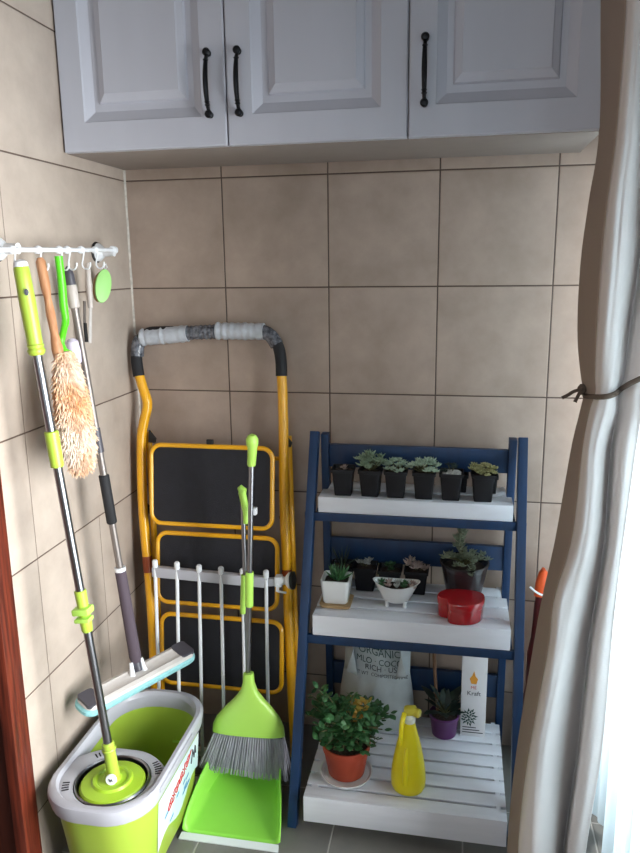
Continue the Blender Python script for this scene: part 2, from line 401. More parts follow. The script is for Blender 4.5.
# ------------------------------------------------------------------ wall cabinet
CX1, CY, CZ, CT = 1.236, -.329, 1.710, H
cab = thing('wall_cabinet', 'pale grey-white three-door wall cabinet hung above the tiled back wall', 'cabinet', (.6, -.16, CZ))
obj('body', MB().boxm((.002, CY+.021, CZ), (CX1, -.001, CT-.002), .001), cab_under, cab)
for i in range(3):
    x0 = .004 + i*.4115; x1 = x0+.4085; z0 = CZ+.001; z1 = CT-.006
    prof = [(0, CY+.0205), (0, CY+.003), (.003, CY), (.058, CY), (.061, CY+.003), (.080, CY+.015), (.094, CY+.015), (.097, CY+.009), (.110, CY+.003), (.113, CY+.0006)]
    loops = []
    for ins, y in prof:
        ib = ins*1.12 if ins > .01 else ins
        loops.append([V(x0+ins, y, z0+ib), V(x1-ins, y, z0+ib), V(x1-ins, y, z1-ib), V(x0+ins, y, z1-ib)])
    dr = obj('door', MB().loft(loops, True, True), cab_white, cab, ang=12)
    hx = (.3755, .4465, .861)[i]; hz0, hz1 = 1.778, 1.908
    hb = MB(); pts = []; rs = []
    for k in range(17):
        t = k/16; b_ = math.sin(PI*t)
        pts.append(V(hx, CY-.012-.017*b_**.7, hz0+.004+(hz1-hz0-.008)*t)); rs.append(.0038+.0022*math.sin(PI*t))
    hb.tube(pts, rs, 10)
    for z in (hz0, hz1):
        hb.lathe([(0, -.0005), (.007, 0), (.0075, .004), (.005, .007), (.005, .010), (.0085, .013), (.009, .018), (.006, .022), (0, .0235)], (hx, CY+.0005, z), (0, -1, 0), 14)
    for z in (hz0+.018, hz0+.024, hz1-.018): hb.lathe([(.004, -.003), (.0066, 0), (.004, .003)], (hx, CY-.012-.017*math.sin(PI*(z-hz0)/(hz1-hz0))**.7, z), (0, 0, 1), 12)
    obj('handle', hb, iron, dr)

# ------------------------------------------------------------------ ladder shelf
SX0, SX1 = .551, 1.132; TOPZ = .995
def legY(z): return -.44 + .3156*z          # slanted front legs
def rearY(z): return -.026 - .055*z          # rear legs lean forward a little
sh = thing('ladder_shelf', 'blue A-frame plant stand with three white slatted tiers against the back wall', 'shelf', (.84, -.2, 0))
LW = .024
for x in (SX0+LW/2, SX1-LW/2):
    obj('leg', MB().bar((x-(.006 if x < .8 else 0), legY(0)+.0, .006), (x+(.006 if x < .8 else 0), legY(TOPZ), TOPZ), LW, .030, bev=.002), navy, sh)
for x in (.5885, 1.0985):
    obj('leg', MB().bar((x, rearY(0), .004), (x, rearY(TOPZ-.012), TOPZ-.014), .021, .030, bev=.002), navy, sh)
tiers = [(.832, -.200, .043), (.537, -.300, .056), (.108, -.452, .073)]
RX = SX0+LW+.0235
for i, (zt, yf, th) in enumerate(tiers):
    yb = (-.035, -.045, -.052)[i]
    fx0, fx1 = .589, 1.098
    b = MB()
    b.boxm((fx0, yf, zt-th), (fx1, yf+.014, zt), .0015)                # front apron
    depth = abs(yf-yb); n = (2, 4, 8)[i]; pitch = (depth)/n
    for k in range(n):
        y0 = yf + k*pitch + (.012 if k == 0 else 0); y1 = yf+(k+1)*pitch-.008
        inx = 0 if y1 < rearY(zt)-.02 else .013
        b.boxm((fx0+inx, y0, zt-.007), (fx1-inx, y1, zt-.0004 if k == 0 else zt), .001)
    xr_ = .0125
    b.boxm((fx0+.013, yb, zt-.016), (fx0+.030, yf+.013, zt-.0006)); b.boxm((fx1-.024, yb, zt-.016), (fx1-.013, yf+.013, zt-.0006))
    for x in (fx0+.018, fx1-.030): b.boxm((x, yf+.013, zt-.036), (x+.012, yb, zt-.0168))
    obj('tier', b, slat_white, sh)
    if i < 2:
        # side rails between front and rear legs, front cross rail under the tray
        for x in (.5795, 1.0935):
            obj('side_rail', MB().boxm((x-.0+.0, legY(zt-th)+.016, zt-th-.028), (x+.012, rearY(zt)-.0155, zt-th-.001), .001), navy, sh)
        yr = yf+.007
        obj('front_rail', MB().boxm((SX0+.001, yr-.010, zt-th-.024), (SX1+.001, yr+.004, zt-th-.0005), .0015), navy, sh)
    else:
        for x in (.5795, 1.0935):
            obj('side_rail', MB().boxm((x, legY(.02)+.02, .006), (x+.0125, rearY(.02)-.0155, .032), .001), navy, sh)
for za, zb in ((.885, .950), (.597, .668), (.186, .257)):
    zc = (za+zb)/2
    obj('back_rail', MB().boxm((.5995, rearY(zc)-.008, za), (1.0875, rearY(zc)+.008, zb), .0015), navy, sh)

# ------------------------------------------------------------------ plants
def leaf(mb, b, d, upv, L, W, T, curl=.3, nseg=5, blunt=.5):
    """a fat or thin leaf: loft of little ellipses along a curved spine"""
    b = Vector(b); d = Vector(d).normalized(); u = Vector(upv); u = (u-d*u.dot(d)).normalized(); s = d.cross(u)
    loops = []
    for k in range(nseg+1):
        t = k/nseg
        wd = W*(max(0.02, math.sin(PI*min(1, (t*.9+.06)**(.5+blunt*.5)))))*.5
        th = max(.0003, T*.5*math.sin(PI*(t*.85+.1)))
        cc = b + d*(L*t*(1-.15*curl*t)) + u*(L*curl*t*t)
        loops.append([cc+s*wd, cc+s*wd*.5+u*th*.9, cc-s*wd*.5+u*th*.9, cc-s*wd, cc-s*wd*.5-u*th, cc+s*wd*.5-u*th])
    mb.loft(loops, True, True)
def rosette(mb, c, rad, n=18, W=.4, T=.2, e0=10, e1=80, curl=.25, rnd=random):
    c = Vector(c); ph = rnd.uniform(0, 6)
    for k in range(n):
        t = k/(n-1); az = ph + k*2.39996; el = R(e0+(e1-e0)*t + rnd.uniform(-5, 5)); L = rad*(1-.55*t)*rnd.uniform(.9, 1.1)
        d = V(math.cos(az)*math.cos(el), math.sin(az)*math.cos(el), math.sin(el))
        leaf(mb, c+V(math.cos(az), math.sin(az), 0)*rad*.08*(1-t)+V(0, 0, rad*.1*t), d, V(0, 0, 1) if el < R(75) else V(math.cos(az), math.sin(az), 0), L, L*W, L*T, curl)
def sqpot(name_root, x, y, z, top, bot, h, plant, label, group, rnd, soil_m=None, rot=0):
    t = thing('potted_succulent', label, 'plant', (x, y, z), group)
    def sq(s_, zz, r=.005):
        L_ = rrect(0, 0, s_/2, s_/2, r, 0, 3); return [V(x+p.x*math.cos(rot)-p.y*math.sin(rot), y+p.x*math.sin(rot)+p.y*math.cos(rot), zz) for p in L_]
    zt = z+h
    m = MB().loft([sq(bot, z+.0004), sq(top-.006, zt-.010), sq(top, zt-.009), sq(top, zt), sq(top-.005, zt), sq(top-.010, zt-.012), sq(top-.012, zt-.014)], True, True)
    obj('pot', m, pot_black, t)
    up_ = .007 if soil_m else 0
    s_ = MB().loft([sq(top-.011, zt-.012+up_*.8), sq((top-.011)*.7, zt-.007+up_), sq((top-.011)*.3, zt-.004+up_)], False, True)
    obj('soil', s_, soil_m or soil, t)
    plant(t, V(x, y, zt-.006), rnd)
    return t
def pl_cluster(m, n, spread, rad, hgt, W=.4, T=.22, e0=5, e1=80, nl=14, stems=True, yamp=1):
    def f(t, c, rnd):
        mb = MB(); st = MB()
        for k in range(n):
            a = k*2.4+rnd.uniform(0, .5); r_ = spread*math.sqrt((k+.3)/n)
            p = c+V(math.cos(a)*r_, math.sin(a)*r_*yamp, hgt*rnd.uniform(.35, 1)*(1-.3*(k/n)))
            st.tube([c+V(0, 0, -.003), (c+p)/2+V(0, 0, -.002), p], [.0015, .0014, .0012], 6)
            rosette(mb, p, rad*rnd.uniform(.75, 1.15), nl, W, T, e0, e1, rnd=rnd)
        obj('foliage', mb, m, t)
        if stems: obj('stem', st, stem_m, t)
    return f
def pl_spiky(m, n, L, W, T):
    def f(t, c, rnd):
        mb = MB()
        for k in range(n):
            q = k/(n-1); az = k*2.4; el = R(30+50*q+rnd.uniform(-6, 6))
            leaf(mb, c+V(math.cos(az), math.sin(az), 0)*.004, V(math.cos(az)*math.cos(el), math.sin(az)*math.cos(el), math.sin(el)), V(0, 0, 1) if el < R(70) else V(math.cos(az), math.sin(az), 0), L*rnd.uniform(.8, 1.1), W, T, .12, blunt=-.3)
        obj('foliage', mb, m, t)
    return f
z1 = .832
G1 = 'small black pots of succulents on the top tier'
defs = [
 (.652, pl_cluster(gr_pink, 3, .012, .010, .008, W=.5), 'black square pot with a tiny pinkish sprout, leftmost on the top tier', None),
 (.726, pl_cluster(gr_grey, 20, .036, .019, .048, W=.30), 'black square pot with the tallest grey-green succulent, second on the top tier', None),
 (.794, pl_cluster(gr_frost, 16, .036, .016, .030, W=.42), 'black square pot with pale grey-green rosettes, third from the left on the top tier', None),
 (.869, pl_cluster(gr_frost, 20, .042, .017, .030, W=.32, T=.3), 'black square pot with wide-spreading grey-green succulent, fourth from the left on the top tier', None),
 (.940, pl_cluster(gr_blackish, 5, .022, .014, .024), 'black square pot topped with white gravel on the top tier', gravel),
 (1.021, pl_cluster(gr_yel, 20, .034, .014, .024, W=.55, T=.3), 'black square pot with yellow-green crinkly succulent, front right end of the top tier', None)]
for i, (x, pf, lb, sm) in enumerate(defs):
    sqpot('p', x, -.158, z1, .062, .045, .074, pf, lb, G1, random.Random(20+i), sm, rot=R((2, -3, 1, 0, -2, 3)[i]))
sqpot('p', .957, -.083, z1, .056, .045, .050, pl_cluster(gr_blackish, 4, .016, .015, .020), 'black square pot with dark sprigs standing behind the white gravel pot', G1, random.Random(41))
sqpot('p', 1.036, -.083, z1, .056, .045, .050, pl_cluster(gr_blackish, 3, .012, .012, .006), 'black square pot behind the yellow-green succulent at the top tier right end', G1, random.Random(42))
z2 = .537; G2 = 'dark pots at the back of the middle tier'
sqpot('p', .640, -.108, z2, .064, .048, .070, pl_spiky(gr_blackish, 9, .060, .006, .004), 'dark pot with thin spiky blackish plant behind the white cube planter', G2, random.Random(51))
sqpot('p', .706, -.108, z2, .066, .05, .070, pl_cluster(gr_pale, 5, .020, .018, .020, W=.5), 'dark pot with pale grey rosettes between the two white planters', G2, random.Random(52))
sqpot('p', .776, -.108, z2, .066, .05, .066, pl_cluster(gr_dark, 4, .014, .016, .014, W=.6), 'dark pot with a small green rosette behind the white footed planter', G2, random.Random(53))
sqpot('p', .850, -.108, z2, .068, .05, .070, pl_cluster(gr_pink, 8, .030, .020, .024, W=.4), 'dark pot with spreading grey-pink succulent left of the smoky pot', G2, random.Random(54))

# white cube planter on a bamboo saucer
wp = thing('cube_planter', 'white ceramic cube planter with a spiky green succulent on the middle tier', 'plant', (.636, -.205, z2+.008))
cx, cy, zb = .640, -.215, z2+.009
m = MB().loft([rrect(cx, cy, .030, .028, .008, zb), rrect(cx, cy, .034, .032, .009, zb+.006), rrect(cx, cy, .0395, .037, .010, zb+.064), rrect(cx, cy, .0395, .037, .010, zb+.067), rrect(cx, cy, .0355, .033, .008, zb+.067), rrect(cx, cy, .031, .029, .007, zb+.055)], True, True)
obj('pot', m, ceramic, wp)
obj('soil', MB().loft([rrect(cx, cy, .0315, .0295, .007, zb+.056), rrect(cx, cy, .015, .014, .006, zb+.059)], False, True), soil, wp)
pl_spiky(gr_mid, 26, .046, .010, .006)(wp, V(cx+.004, cy, zb+.057), random.Random(3))
tag(obj('planter_saucer', MB().loft([rrect(cx+.001, cy-.001, .040, .038, .011, z2+.0005), rrect(cx+.001, cy-.001, .043, .041, .012, z2+.0085), rrect(cx+.001, cy-.001, .040, .038, .010, z2+.0085), rrect(cx+.001, cy-.001, .038, .036, .01, z2+.0075)], True, True), bamboo, base=(cx, cy, z2)), 'square bamboo saucer under the white cube planter', 'saucer')
# white footed bathtub planter
bt = thing('footed_planter', 'white boat-shaped ceramic planter on four feet filled with small rosettes', 'plant', (.800, -.195, z2))
cx, cy = .802, -.205
def ell(rx, ry, z, n=28, sag=0): return [V(cx+rx*math.cos(2*PI*k/n), cy+ry*math.sin(2*PI*k/n), z+sag*math.cos(2*PI*k/n)**2) for k in range(n)]
zb = z2+.013
m = MB().loft([ell(.030, .018, zb), ell(.036, .022, zb+.006), ell(.046, .030, zb+.026, sag=.002), ell(.060, .034, zb+.046, sag=.010), ell(.064, .036, zb+.049, sag=.011), ell(.060, .033, zb+.049, sag=.010), ell(.050, .029, zb+.038)], True, True)
obj('bowl', m, ceramic, bt)
obj('soil', MB().loft([ell(.053, .030, zb+.041, sag=.002), ell(.02, .012, zb+.045)], False, True), soil, bt)
for sx in (-1, 1):
    for sy in (-1, 1):
        obj('foot', MB().lathe([(.0035, 0), (.006, .003), (.0045, .009), (.007, .020)], (cx+sx*.024, cy+sy*.014, z2+.0003), seg=12, cap0=True, cap1=True), ceramic, bt)
rn = random.Random(9)
for k, mm in enumerate((gr_dark, gr_pink, gr_pale, gr_dark, gr_pink)):
    mb = MB(); xx = cx-.040+k*.020
    for q in range(2): rosette(mb, (xx+rn.uniform(-.004, .004), cy+(-.012 if q else .012), zb+.046), .015, 13, .5, .25, rnd=rn)
    obj('rosette', mb, mm, bt)
# smoky tapered pot with a tall succulent
sp = thing('smoky_pot_plant', 'large smoky translucent pot with a tall trailing grey-green succulent on the middle tier', 'plant', (.975, -.105, z2))
cx, cy = .981, -.136
m = MB().lathe([(.043, .0005), (.045, .006), (.064, .104), (.067, .106), (.067, .110), (.063, .110), (.061, .104), (.041, .010)], (cx, cy, z2), seg=32, cap0=True, cap1=True)
obj('pot', m, smoky, sp)
obj('soil', MB().lathe([(.0405, .011), (.058, .093), (.030, .098), (.001, .099)], (cx, cy, z2), seg=28, cap0=True), soil, sp)
rn = random.Random(5); mb = MB(); st = MB()
c0 = V(cx, cy, z2+.10)
for k in range(16):
    a = k*2.4; r_ = .058*math.sqrt((k+1)/16); p = c0+V(math.cos(a)*r_*1.15, math.sin(a)*r_*.9, rn.uniform(.008, .030))
    st.tube([c0, (c0+p)/2+V(0, 0, .006), p], .0015, 6); rosette(mb, p, rn.uniform(.014, .022), 13, .42, .25, 0, 75, rnd=rn)
path = smooth_path([c0, c0+V(-.004, 0, .03), c0+V(-.014, -.004, .062), c0+V(-.006, -.004, .088), c0+V(-.012, -.003, .10)], 5)
st.tube(path, .0022, 6)
for i, p in enumerate(path[3:]):
    for q in range(5):
        a = rn.uniform(0, 6.28); leaf(mb, p, V(math.cos(a), math.sin(a), .4), V(0, 0, 1), rn.uniform(.014, .024), .008, .004, .3)
    if i % 4 == 2: rosette(mb, p+V(rn.uniform(-.018, .012), -.008, .002), .016, 12, .42, .25, 0, 75, rnd=rn)
path2 = smooth_path([c0, c0+V(.01, -.02, .03), c0+V(.016, -.045, .015), c0+V(.020, -.062, -.004)], 5)
st.tube(path2, .002, 6)
for p in path2[4:]:
    for q in range(3):
        a = rn.uniform(0, 6.28); leaf(mb, p, V(math.cos(a), math.sin(a)-.3, .3), V(0, 0, 1), rn.uniform(.012, .02), .006, .003, .3)
obj('foliage', mb, gr_olive, sp); obj('stem', st, stem_m, sp)
# red heart-shaped tin
ht = thing('heart_tin', 'glossy red heart-shaped tin in front of the smoky pot', 'tin', (.974, -.222, z2))
def heart(s, z, c=(.972, -.244), n=64):
    out = []
    for k in range(n):
        a = 2*PI*k/n
        def da(b): return (a-b+PI) % (2*PI)-PI
        r_ = .058*s*(1-.34*math.exp(-(da(R(214))/.30)**2)+.12*math.exp(-(da(R(34))/.45)**2))
        out.append(V(c[0]+r_*math.cos(a), c[1]+r_*.88*math.sin(a), z))
    return out
obj('body', MB().loft([heart(.97, z2+.0005), heart(1, z2+.003), heart(1, z2+.038), heart(.96, z2+.040)], True, True), red_tin, ht)
obj('lid', MB().loft([heart(1.03, z2+.036), heart(1.05, z2+.038), heart(1.05, z2+.052), heart(1.02, z2+.0555), heart(.97, z2+.056), heart(.7, z2+.0566), heart(.35, z2+.057), heart(.03, z2+.057)], True, True), red_tin, ht)

# ---- bottom tier
z3 = .108
# sack
sk = thing('fertiliser_sack', 'white plastic sack with dark green printing leaning at the back of the bottom tier', 'sack', (.74, -.10, z3))
SXA, SXB, SZA, SZB = .632, .846, z3+.001, z3+.262
def sackF(x, z):
    u = (x-SXA)/(SXB-SXA); v = (z-SZA)/(SZB-SZA)
    bulge = .045*math.sin(PI*max(0, min(1, u)))**.6*(1-.55*max(0, v)**2)
    return -.112-bulge+.05*v + .006*noise.noise(V(x*22, 0, z*18))+.004*noise.noise(V(x*50, 3, z*40))
rows = []; nu, nv = 26, 24
for j in range(nv+1):
    v = j/nv; z = SZA+(SZB-SZA)*v; fr = []; bk = []
    pinch = 1-.10*v + .05*math.sin(v*6)
    for i in range(nu+1):
        u = i/nu; xm = (SXA+SXB)/2-.004*v; x = xm+(u-.5)*(SXB-SXA)*pinch
        wob = .012*v*noise.noise(V(x*14, 5, 0)) if j == nv else 0
        fr.append(V(x, sackF(SXA+u*(SXB-SXA), z), z+wob))
        yb_ = -.070+.005*v
        bk.append(V(x, min(-.060, max(yb_, sackF(SXA+u*(SXB-SXA), z)+.006)) if u not in (0, 1) else fr[-1].y+.001, z+wob))
    rows.append(fr+list(reversed(bk)))
obj('bag', MB().loft(rows, True, True), sack_mat, sk, ang=80)
for s_ in (1, -1):
    rr = []
    for i in range(9):
        t = i/8; xa = SXA+.012 if s_ > 0 else SXB-.010
        z = z3+.268-.10*t*(1.0)
        rr.append([V(xa+s_*(.0), sackF(SXA+.03, z)-.006, z), V(xa+s_*.020*(1+t), sackF(SXA+.06, z)-.014, z-.010), V(xa+s_*.040*(1-t*.8), sackF(SXA+.09, z)-.016, z+.004)])
    obj('fold', MB().grid(rr), sack_mat, sk, solid=.0012, ang=80)
def on_sack(p):
    return V(p.x, sackF(p.x, p.z)-.0032, p.z)
cxs = .752
text_part('printing', 'ORGANIC', .027, (cxs-.005, 0, z3+.214), print_green, sk, surf=on_sack, ydir=(-.15, 0, 1), xdir=(1, 0, -.12))
text_part('printing', 'MLO · COCOS', .023, (cxs, 0, z3+.190), print_green, sk, surf=on_sack, xdir=(1, 0, -.10))
text_part('printing', 'RICH · US', .022, (cxs, 0, z3+.172), print_dark, sk, surf=on_sack, xdir=(1, 0, -.08))
text_part('printing', 'NET WT  COMPOSTED FINE', .013, (cxs-.003, 0, z3+.156), print_dark, sk, surf=on_sack, xdir=(1, 0, -.08))
sp_ = MB(); rn = random.Random(77)
for k in range(26):      # green sprig printed above the words
    a = rn.uniform(0, PI); r_ = rn.uniform(.004, .030); c_ = V(cxs-.002+math.cos(a)*r_, 0, z3+.232+math.sin(a)*r_*.35); t_ = rn.uniform(0, PI)
    q = [on_sack(c_+V(math.cos(t_+b_)*.0045*(1 if b_ in (0, PI) else .4), 0, math.sin(t_+b_)*.0045)) for b_ in (0, PI/2, PI, 3*PI/2)]
    sp_.bm.faces.new([sp_.bm.verts.new(v_) for v_ in q])
obj('printed_sprig', sp_, print_green, sk)

# terracotta pot plant on saucer
tp = thing('terracotta_pot_plant', 'bushy green plant in a terracotta pot at the front left of the bottom tier', 'plant', (.686, -.352, z3))
cx, cy = .686, -.352
zz = z3+.012
obj('pot', MB().lathe([(.045, 0), (.048, .003), (.060, .070), (.0625, .071), (.0645, .087), (.064, .090), (.060, .090), (.058, .078)], (cx, cy, zz), seg=36, cap0=True, cap1=True), terracotta, tp)
obj('soil', MB().lathe([(.0585, .078), (.03, .082), (.001, .083)], (cx, cy, zz), seg=24), soil, tp)
tag(obj('plant_saucer', MB().lathe([(.045, 0), (.062, .003), (.069, .014), (.0705, .0145), (.0705, .0155), (.067, .0155), (.061, .0085), (.05, .0075), (.001, .0078)], (cx, cy, z3+.0005), seg=40, cap0=True), ceramic, base=(cx, cy, z3)), 'round white saucer under the terracotta pot', 'saucer')
rn = random.Random(12); mb = MB(); mo = MB(); st = MB()
c0 = V(cx, cy+.008, zz+.080)
tips = []
for k in range(46):
    a = k*2.4; q = math.sqrt((k+.5)/46)
    tips.append(c0+V(math.cos(a)*q*.112+.004, math.sin(a)*q*.095+.008, .032+.098*(1-q*.5)*rn.uniform(.6, 1.1)))
tips += [c0+V(math.cos(R(q_))*.085, math.sin(R(q_))*.062, .022) for q_ in range(185, 360, 17)]
tips += [c0+V(-.100, .01, .125), c0+V(-.090, 0, .10), c0+V(-.105, 0, .07), c0+V(-.075, .01, .14), c0+V(-.082, .01, .115), c0+V(-.062, -.02, .125), c0+V(-.05, 0, .135), c0+V(.07, -.02, .085), c0+V(.095, 0, .05), c0+V(.02, -.02, .155)]
for i, p in enumerate(tips):
    path = smooth_path([c0+V((p.x-cx)*.25, (p.y-cy)*.25, 0), c0+(p-c0)*.55+V(0, 0, .018), p], 3); st.tube(path, .0018, 6)
    tgt = mo if (cx+.012 < p.x < cx+.055 and p.z > c0.z+.075 and p.y > c0.y-.01) else mb
    for q in range(12):
        a = q*2.4+rn.uniform(-.3, .3); el = R(rn.uniform(-15, 55)); t = rn.uniform(.35, 1)
        b_ = path[min(len(path)-1, int(t*(len(path)-1)+.5))]
        dd = V(math.cos(a)*math.cos(el), math.sin(a)*math.cos(el), math.sin(el))
        L = rn.uniform(.014, .024)
        leaf(tgt, b_+dd*.006, dd, V(0, 0, 1), L, L*.78, .0016, rn.uniform(-.25, .2), 5, blunt=.9)
obj('foliage', mb, gr_mid, tp); obj('yellowing_leaves', mo, gr_orange, tp)['label'] = 'orange-yellow leaves'
obj('stem', st, stem_m, tp)

# yellow spray bottle
sb = thing('spray_bottle', 'bright yellow trigger spray bottle in the middle of the bottom tier', 'bottle', (.852, -.377, z3))
cx, cy = .852, -.377
prof = [(.030, 0), (.038, .002), (.0435, .014), (.045, .035), (.043, .062), (.038, .096), (.0315, .130), (.024, .160), (.0175, .184), (.0145, .194), (.0135, .198)]
obj('body', MB().lathe(prof, (cx, cy, z3+.0005), seg=32, cap0=True, cap1=True, sy=.82), spray_yellow, sb)
rib = MB(); rib.tube([V(cx-.006, cy-.031, z3+.035), V(cx-.006, cy-.035, z3+.07), V(cx-.005, cy-.031, z3+.105), V(cx-.004, cy-.022, z3+.135)], [.007, .008, .007, .005], 10)
obj('grip_rib', rib, spray_yellow, sb)
obj('neck', MB().lathe([(.0140, .196), (.0150, .199), (.0150, .209), (.0115, .213), (.010, .226)], (cx+.001, cy, z3), seg=20, cap0=True, cap1=True), spray_clear, sb)
hd = MB(); hd.box((cx+.003, cy-.002, z3+.229), (.034, .024, .022), Matrix.Rotation(R(-6), 3, 'Y'), .009); hd.lathe([(.010, 0), (.0115, .004), (.0115, .012), (.0085, .015)], (cx+.014, cy-.004, z3+.227), (1, -.35, -.1), 16, True, True)
obj('spray_head', hd, spray_dull, sb)
obj('trigger', MB().tube(smooth_path([V(cx-.011, cy-.010, z3+.226), V(cx-.016, cy-.024, z3+.208), V(cx-.018, cy-.032, z3+.180), V(cx-.018, cy-.038, z3+.152)], 4), [.0062]*8+[.0058, .0055, .005, .004, .003], 10), spray_yellow, sb)

# purple pot plant
pp = thing('purple_pot_plant', 'purple pot with drooping dark leaves behind the yellow spray bottle', 'plant', (.935, -.135, z3))
cx, cy = .938, -.130
obj('pot', MB().lathe([(.030, 0), (.034, .003), (.042, .060), (.0435, .062), (.0435, .068), (.040, .068), (.038, .060)], (cx, cy, z3+.0005), seg=30, cap0=True, cap1=True), purple, pp)
obj('soil', MB().lathe([(.039, .060), (.02, .064), (.001, .065)], (cx, cy, z3), seg=24), soil, pp)
rn = random.Random(31); mb = MB(); st = MB(); c0 = V(cx, cy, z3+.062)
for k in range(22):
    a = k*2.4; el = R(rn.uniform(20, 75)); dd = V(math.cos(a)*math.cos(el), math.sin(a)*math.cos(el), math.sin(el)); p = c0+dd*rn.uniform(.015, .045)
    st.tube([c0, p], .0014, 6); L = rn.uniform(.035, .055)
    leaf(mb, p, (dd+V(0, 0, .15)), V(0, 0, 1), L, L*.55, .002, -.35, 5, .8)
obj('foliage', mb, gr_blackish, pp); obj('stem', st, stem_m, pp)
tag(obj('plant_stake', MB().tube([V(.918, -.120, z3+.066), V(.908, -.105, z3+.175), V(.903, -.095, z3+.262)], [.0045, .005, .0055], 10), stick_m, base=(.918, -.120, z3+.066)), 'brown wooden stake sticking up from the purple pot', 'stake')

# carton
ct = thing('carton', 'tall white cardboard carton with small orange and red logo on the bottom tier', 'box', (1.025, -.1, z3))
x0, x1, y0, y1, za, zb = .984, 1.054, -.130, -.078, z3+.0006, z3+.288
m = MB(); m.boxm((x0, y0, za), (x1, y1, zb-.035), .001)
obj('body', m, carton_mat, ct)
m = MB().loft([[V(x0, y0, zb-.035), V(x1, y0, zb-.035), V(x1, y1, zb-.035), V(x0, y1, zb-.035)], [V(x0+.001, y0+.004, zb-.008), V(x1-.001, y0+.004, zb-.008), V(x1-.001, y1-.012, zb-.008), V(x0+.001, y1-.012, zb-.008)], [V(x0+.001, y0+.012, zb), V(x1-.001, y0+.012, zb), V(x1-.001, y0+.016, zb), V(x0+.001, y0+.016, zb)]], False, True)
obj('flap', m, carton_mat, ct)
fy = y0-.0006; cx = (x0+x1)/2
m = MB().prism([V(cx-.008, fy, z3+.168), V(cx-.013, fy, z3+.184), V(cx-.006, fy, z3+.194), V(cx-.001, fy, z3+.208), V(cx+.003, fy, z3+.192), V(cx+.010, fy, z3+.184), V(cx+.006, fy, z3+.168)], V(0, .0008, 0))
obj('logo_flame', m, print_orange, ct)
text_part('printing', 'ME', .013, (cx-.001, fy, z3+.152), print_red, ct)
text_part('printing', 'Kraft', .019, (cx, fy, z3+.132), print_dark, ct)
m = MB(); rn = random.Random(8)
for k in range(26):
    a = k*2.4; r_ = .020*math.sqrt(k/26); c_ = V(cx-.012+math.cos(a)*r_, fy, z3+.062+math.sin(a)*r_*1.2); t_ = a
    pts = [c_+V(math.cos(t_), 0, math.sin(t_))*.009, c_+V(-math.sin(t_), 0, math.cos(t_))*.003, c_-V(math.cos(t_), 0, math.sin(t_))*.004, c_-V(-math.sin(t_), 0, math.cos(t_))*.003]
    pts = [V(min(max(p.x, x0+.001), x1-.001), p.y, p.z) for p in pts]
    m.bm.faces.new([m.bm.verts.new(p) for p in pts])
obj('printed_plant', m, print_green, ct)
m = MB()
for k in range(3): m.boxm((x0+.006, fy, z3+.012+k*.008), (x1-.006-.01*k, fy+.0008, z3+.0145+k*.008))
obj('printed_lines', m, print_dark, ct)

# ------------------------------------------------------------------ step ladder
ld = thing('step_ladder', 'folded yellow step ladder with three black treads leaning on the back wall', 'ladder', (.27, -.2, 0))
def LY(z): return -.045 - .165*(1.28-z)/1.28      # the plane of the ladder leans back
def lp(x, y, dy=0.0):
    Y = -.1
    for _ in range(6): p = ony(x, y, Y); Y = LY(p.z)+dy
    return ony(x, y, Y)
left = [lp(*q) for q in ((139, 374), (143, 388), (147.5, 404), (144, 422), (141.5, 442), (142.5, 500), (146, 545), (151, 600), (155, 680))]
right = [lp(*q) for q in ((281.5, 374), (282.5, 390), (283, 410), (283.5, 430), (284, 500), (286.5, 560), (289.5, 640), (292, 690))]
def ext(pts):   # carry the rail down to the floor along its last run
    a, b = pts[-2], pts[-1]; d = (b-a)/(a.z-b.z); q = b+d*(b.z-.012); q.y = LY(.012); return pts+[q]
left = ext(left); right = ext(right)
for r_ in (left, right):
    ft = r_[-1]
    rail = obj('rail', MB().tube(smooth_path(r_, 5), .0142, 14), yellow, ld)
    obj('foot', MB().lathe([(.015, 0), (.016, .004), (.014, .035), (.0118, .04)], (ft.x, ft.y, 0.0005), seg=16, cap0=True, cap1=True), rubber, ld)
    for z in (.955, .60, .56):
        p = min(smooth_path(r_, 8), key=lambda q: abs(q.z-z))
        for k in range(3): pass
# second yellow frame behind, seen just beside the right rail
for xa, xb, s_ in ((left[4].x+.012, left[-1].x+.010, 1), (right[4].x+.006, right[-1].x+.006, -1)):
    obj('rear_rail', MB().tube([V(xa, LY(.97)+.024, .965), V(xb, LY(.02)+.024, .014)], .0095, 12), yellow, ld)
hl = [lp(*q) for q in ((139, 376), (136.5, 358), (139, 343), (147, 334), (160, 332), (200, 332), (245, 330.5), (262, 330.5), (271, 335), (278, 346), (281, 360), (281.5, 376))]
hl_s = smooth_path(hl, 5)
obj('handle', MB().tube(hl_s, .0165, 16), foam_black, ld)
def seg_pts(x0, x1): return [p for p in hl_s if x0 <= p.x <= x1 and p.z > 1.19]
def wrap(name, pa, pb, r_, m_, seed):
    rn = random.Random(seed); n = 26; pts = [pa+(pb-pa)*k/n for k in range(n+1)]
    rs = [r_*(1+.05*math.sin(k*1.7)+rn.uniform(-.04, .05)) for k in range(n+1)]
    obj(name, MB().tube(pts, rs, 18), m_, ld)
def hp(x, y): return lp(x, y)
wrap('bubble_wrap', hp(141.5, 337.5), hp(188, 333.5), .0240, bubble, 1)
wrap('bubble_wrap', hp(217, 331), hp(264, 331.5), .0235, bubble, 2)
wrap('clear_wrap', hp(187, 333), hp(218, 331.5), .0200, film, 3)
obj('clear_wrap', MB().tube(smooth_path([hp(141, 338), hp(138, 345), hp(137, 356)], 4), .0195, 14), film, ld)
obj('clear_wrap', MB().tube(smooth_path([hp(263, 331.5), hp(271, 336), hp(277, 345)], 4), .0195, 14), film, ld)
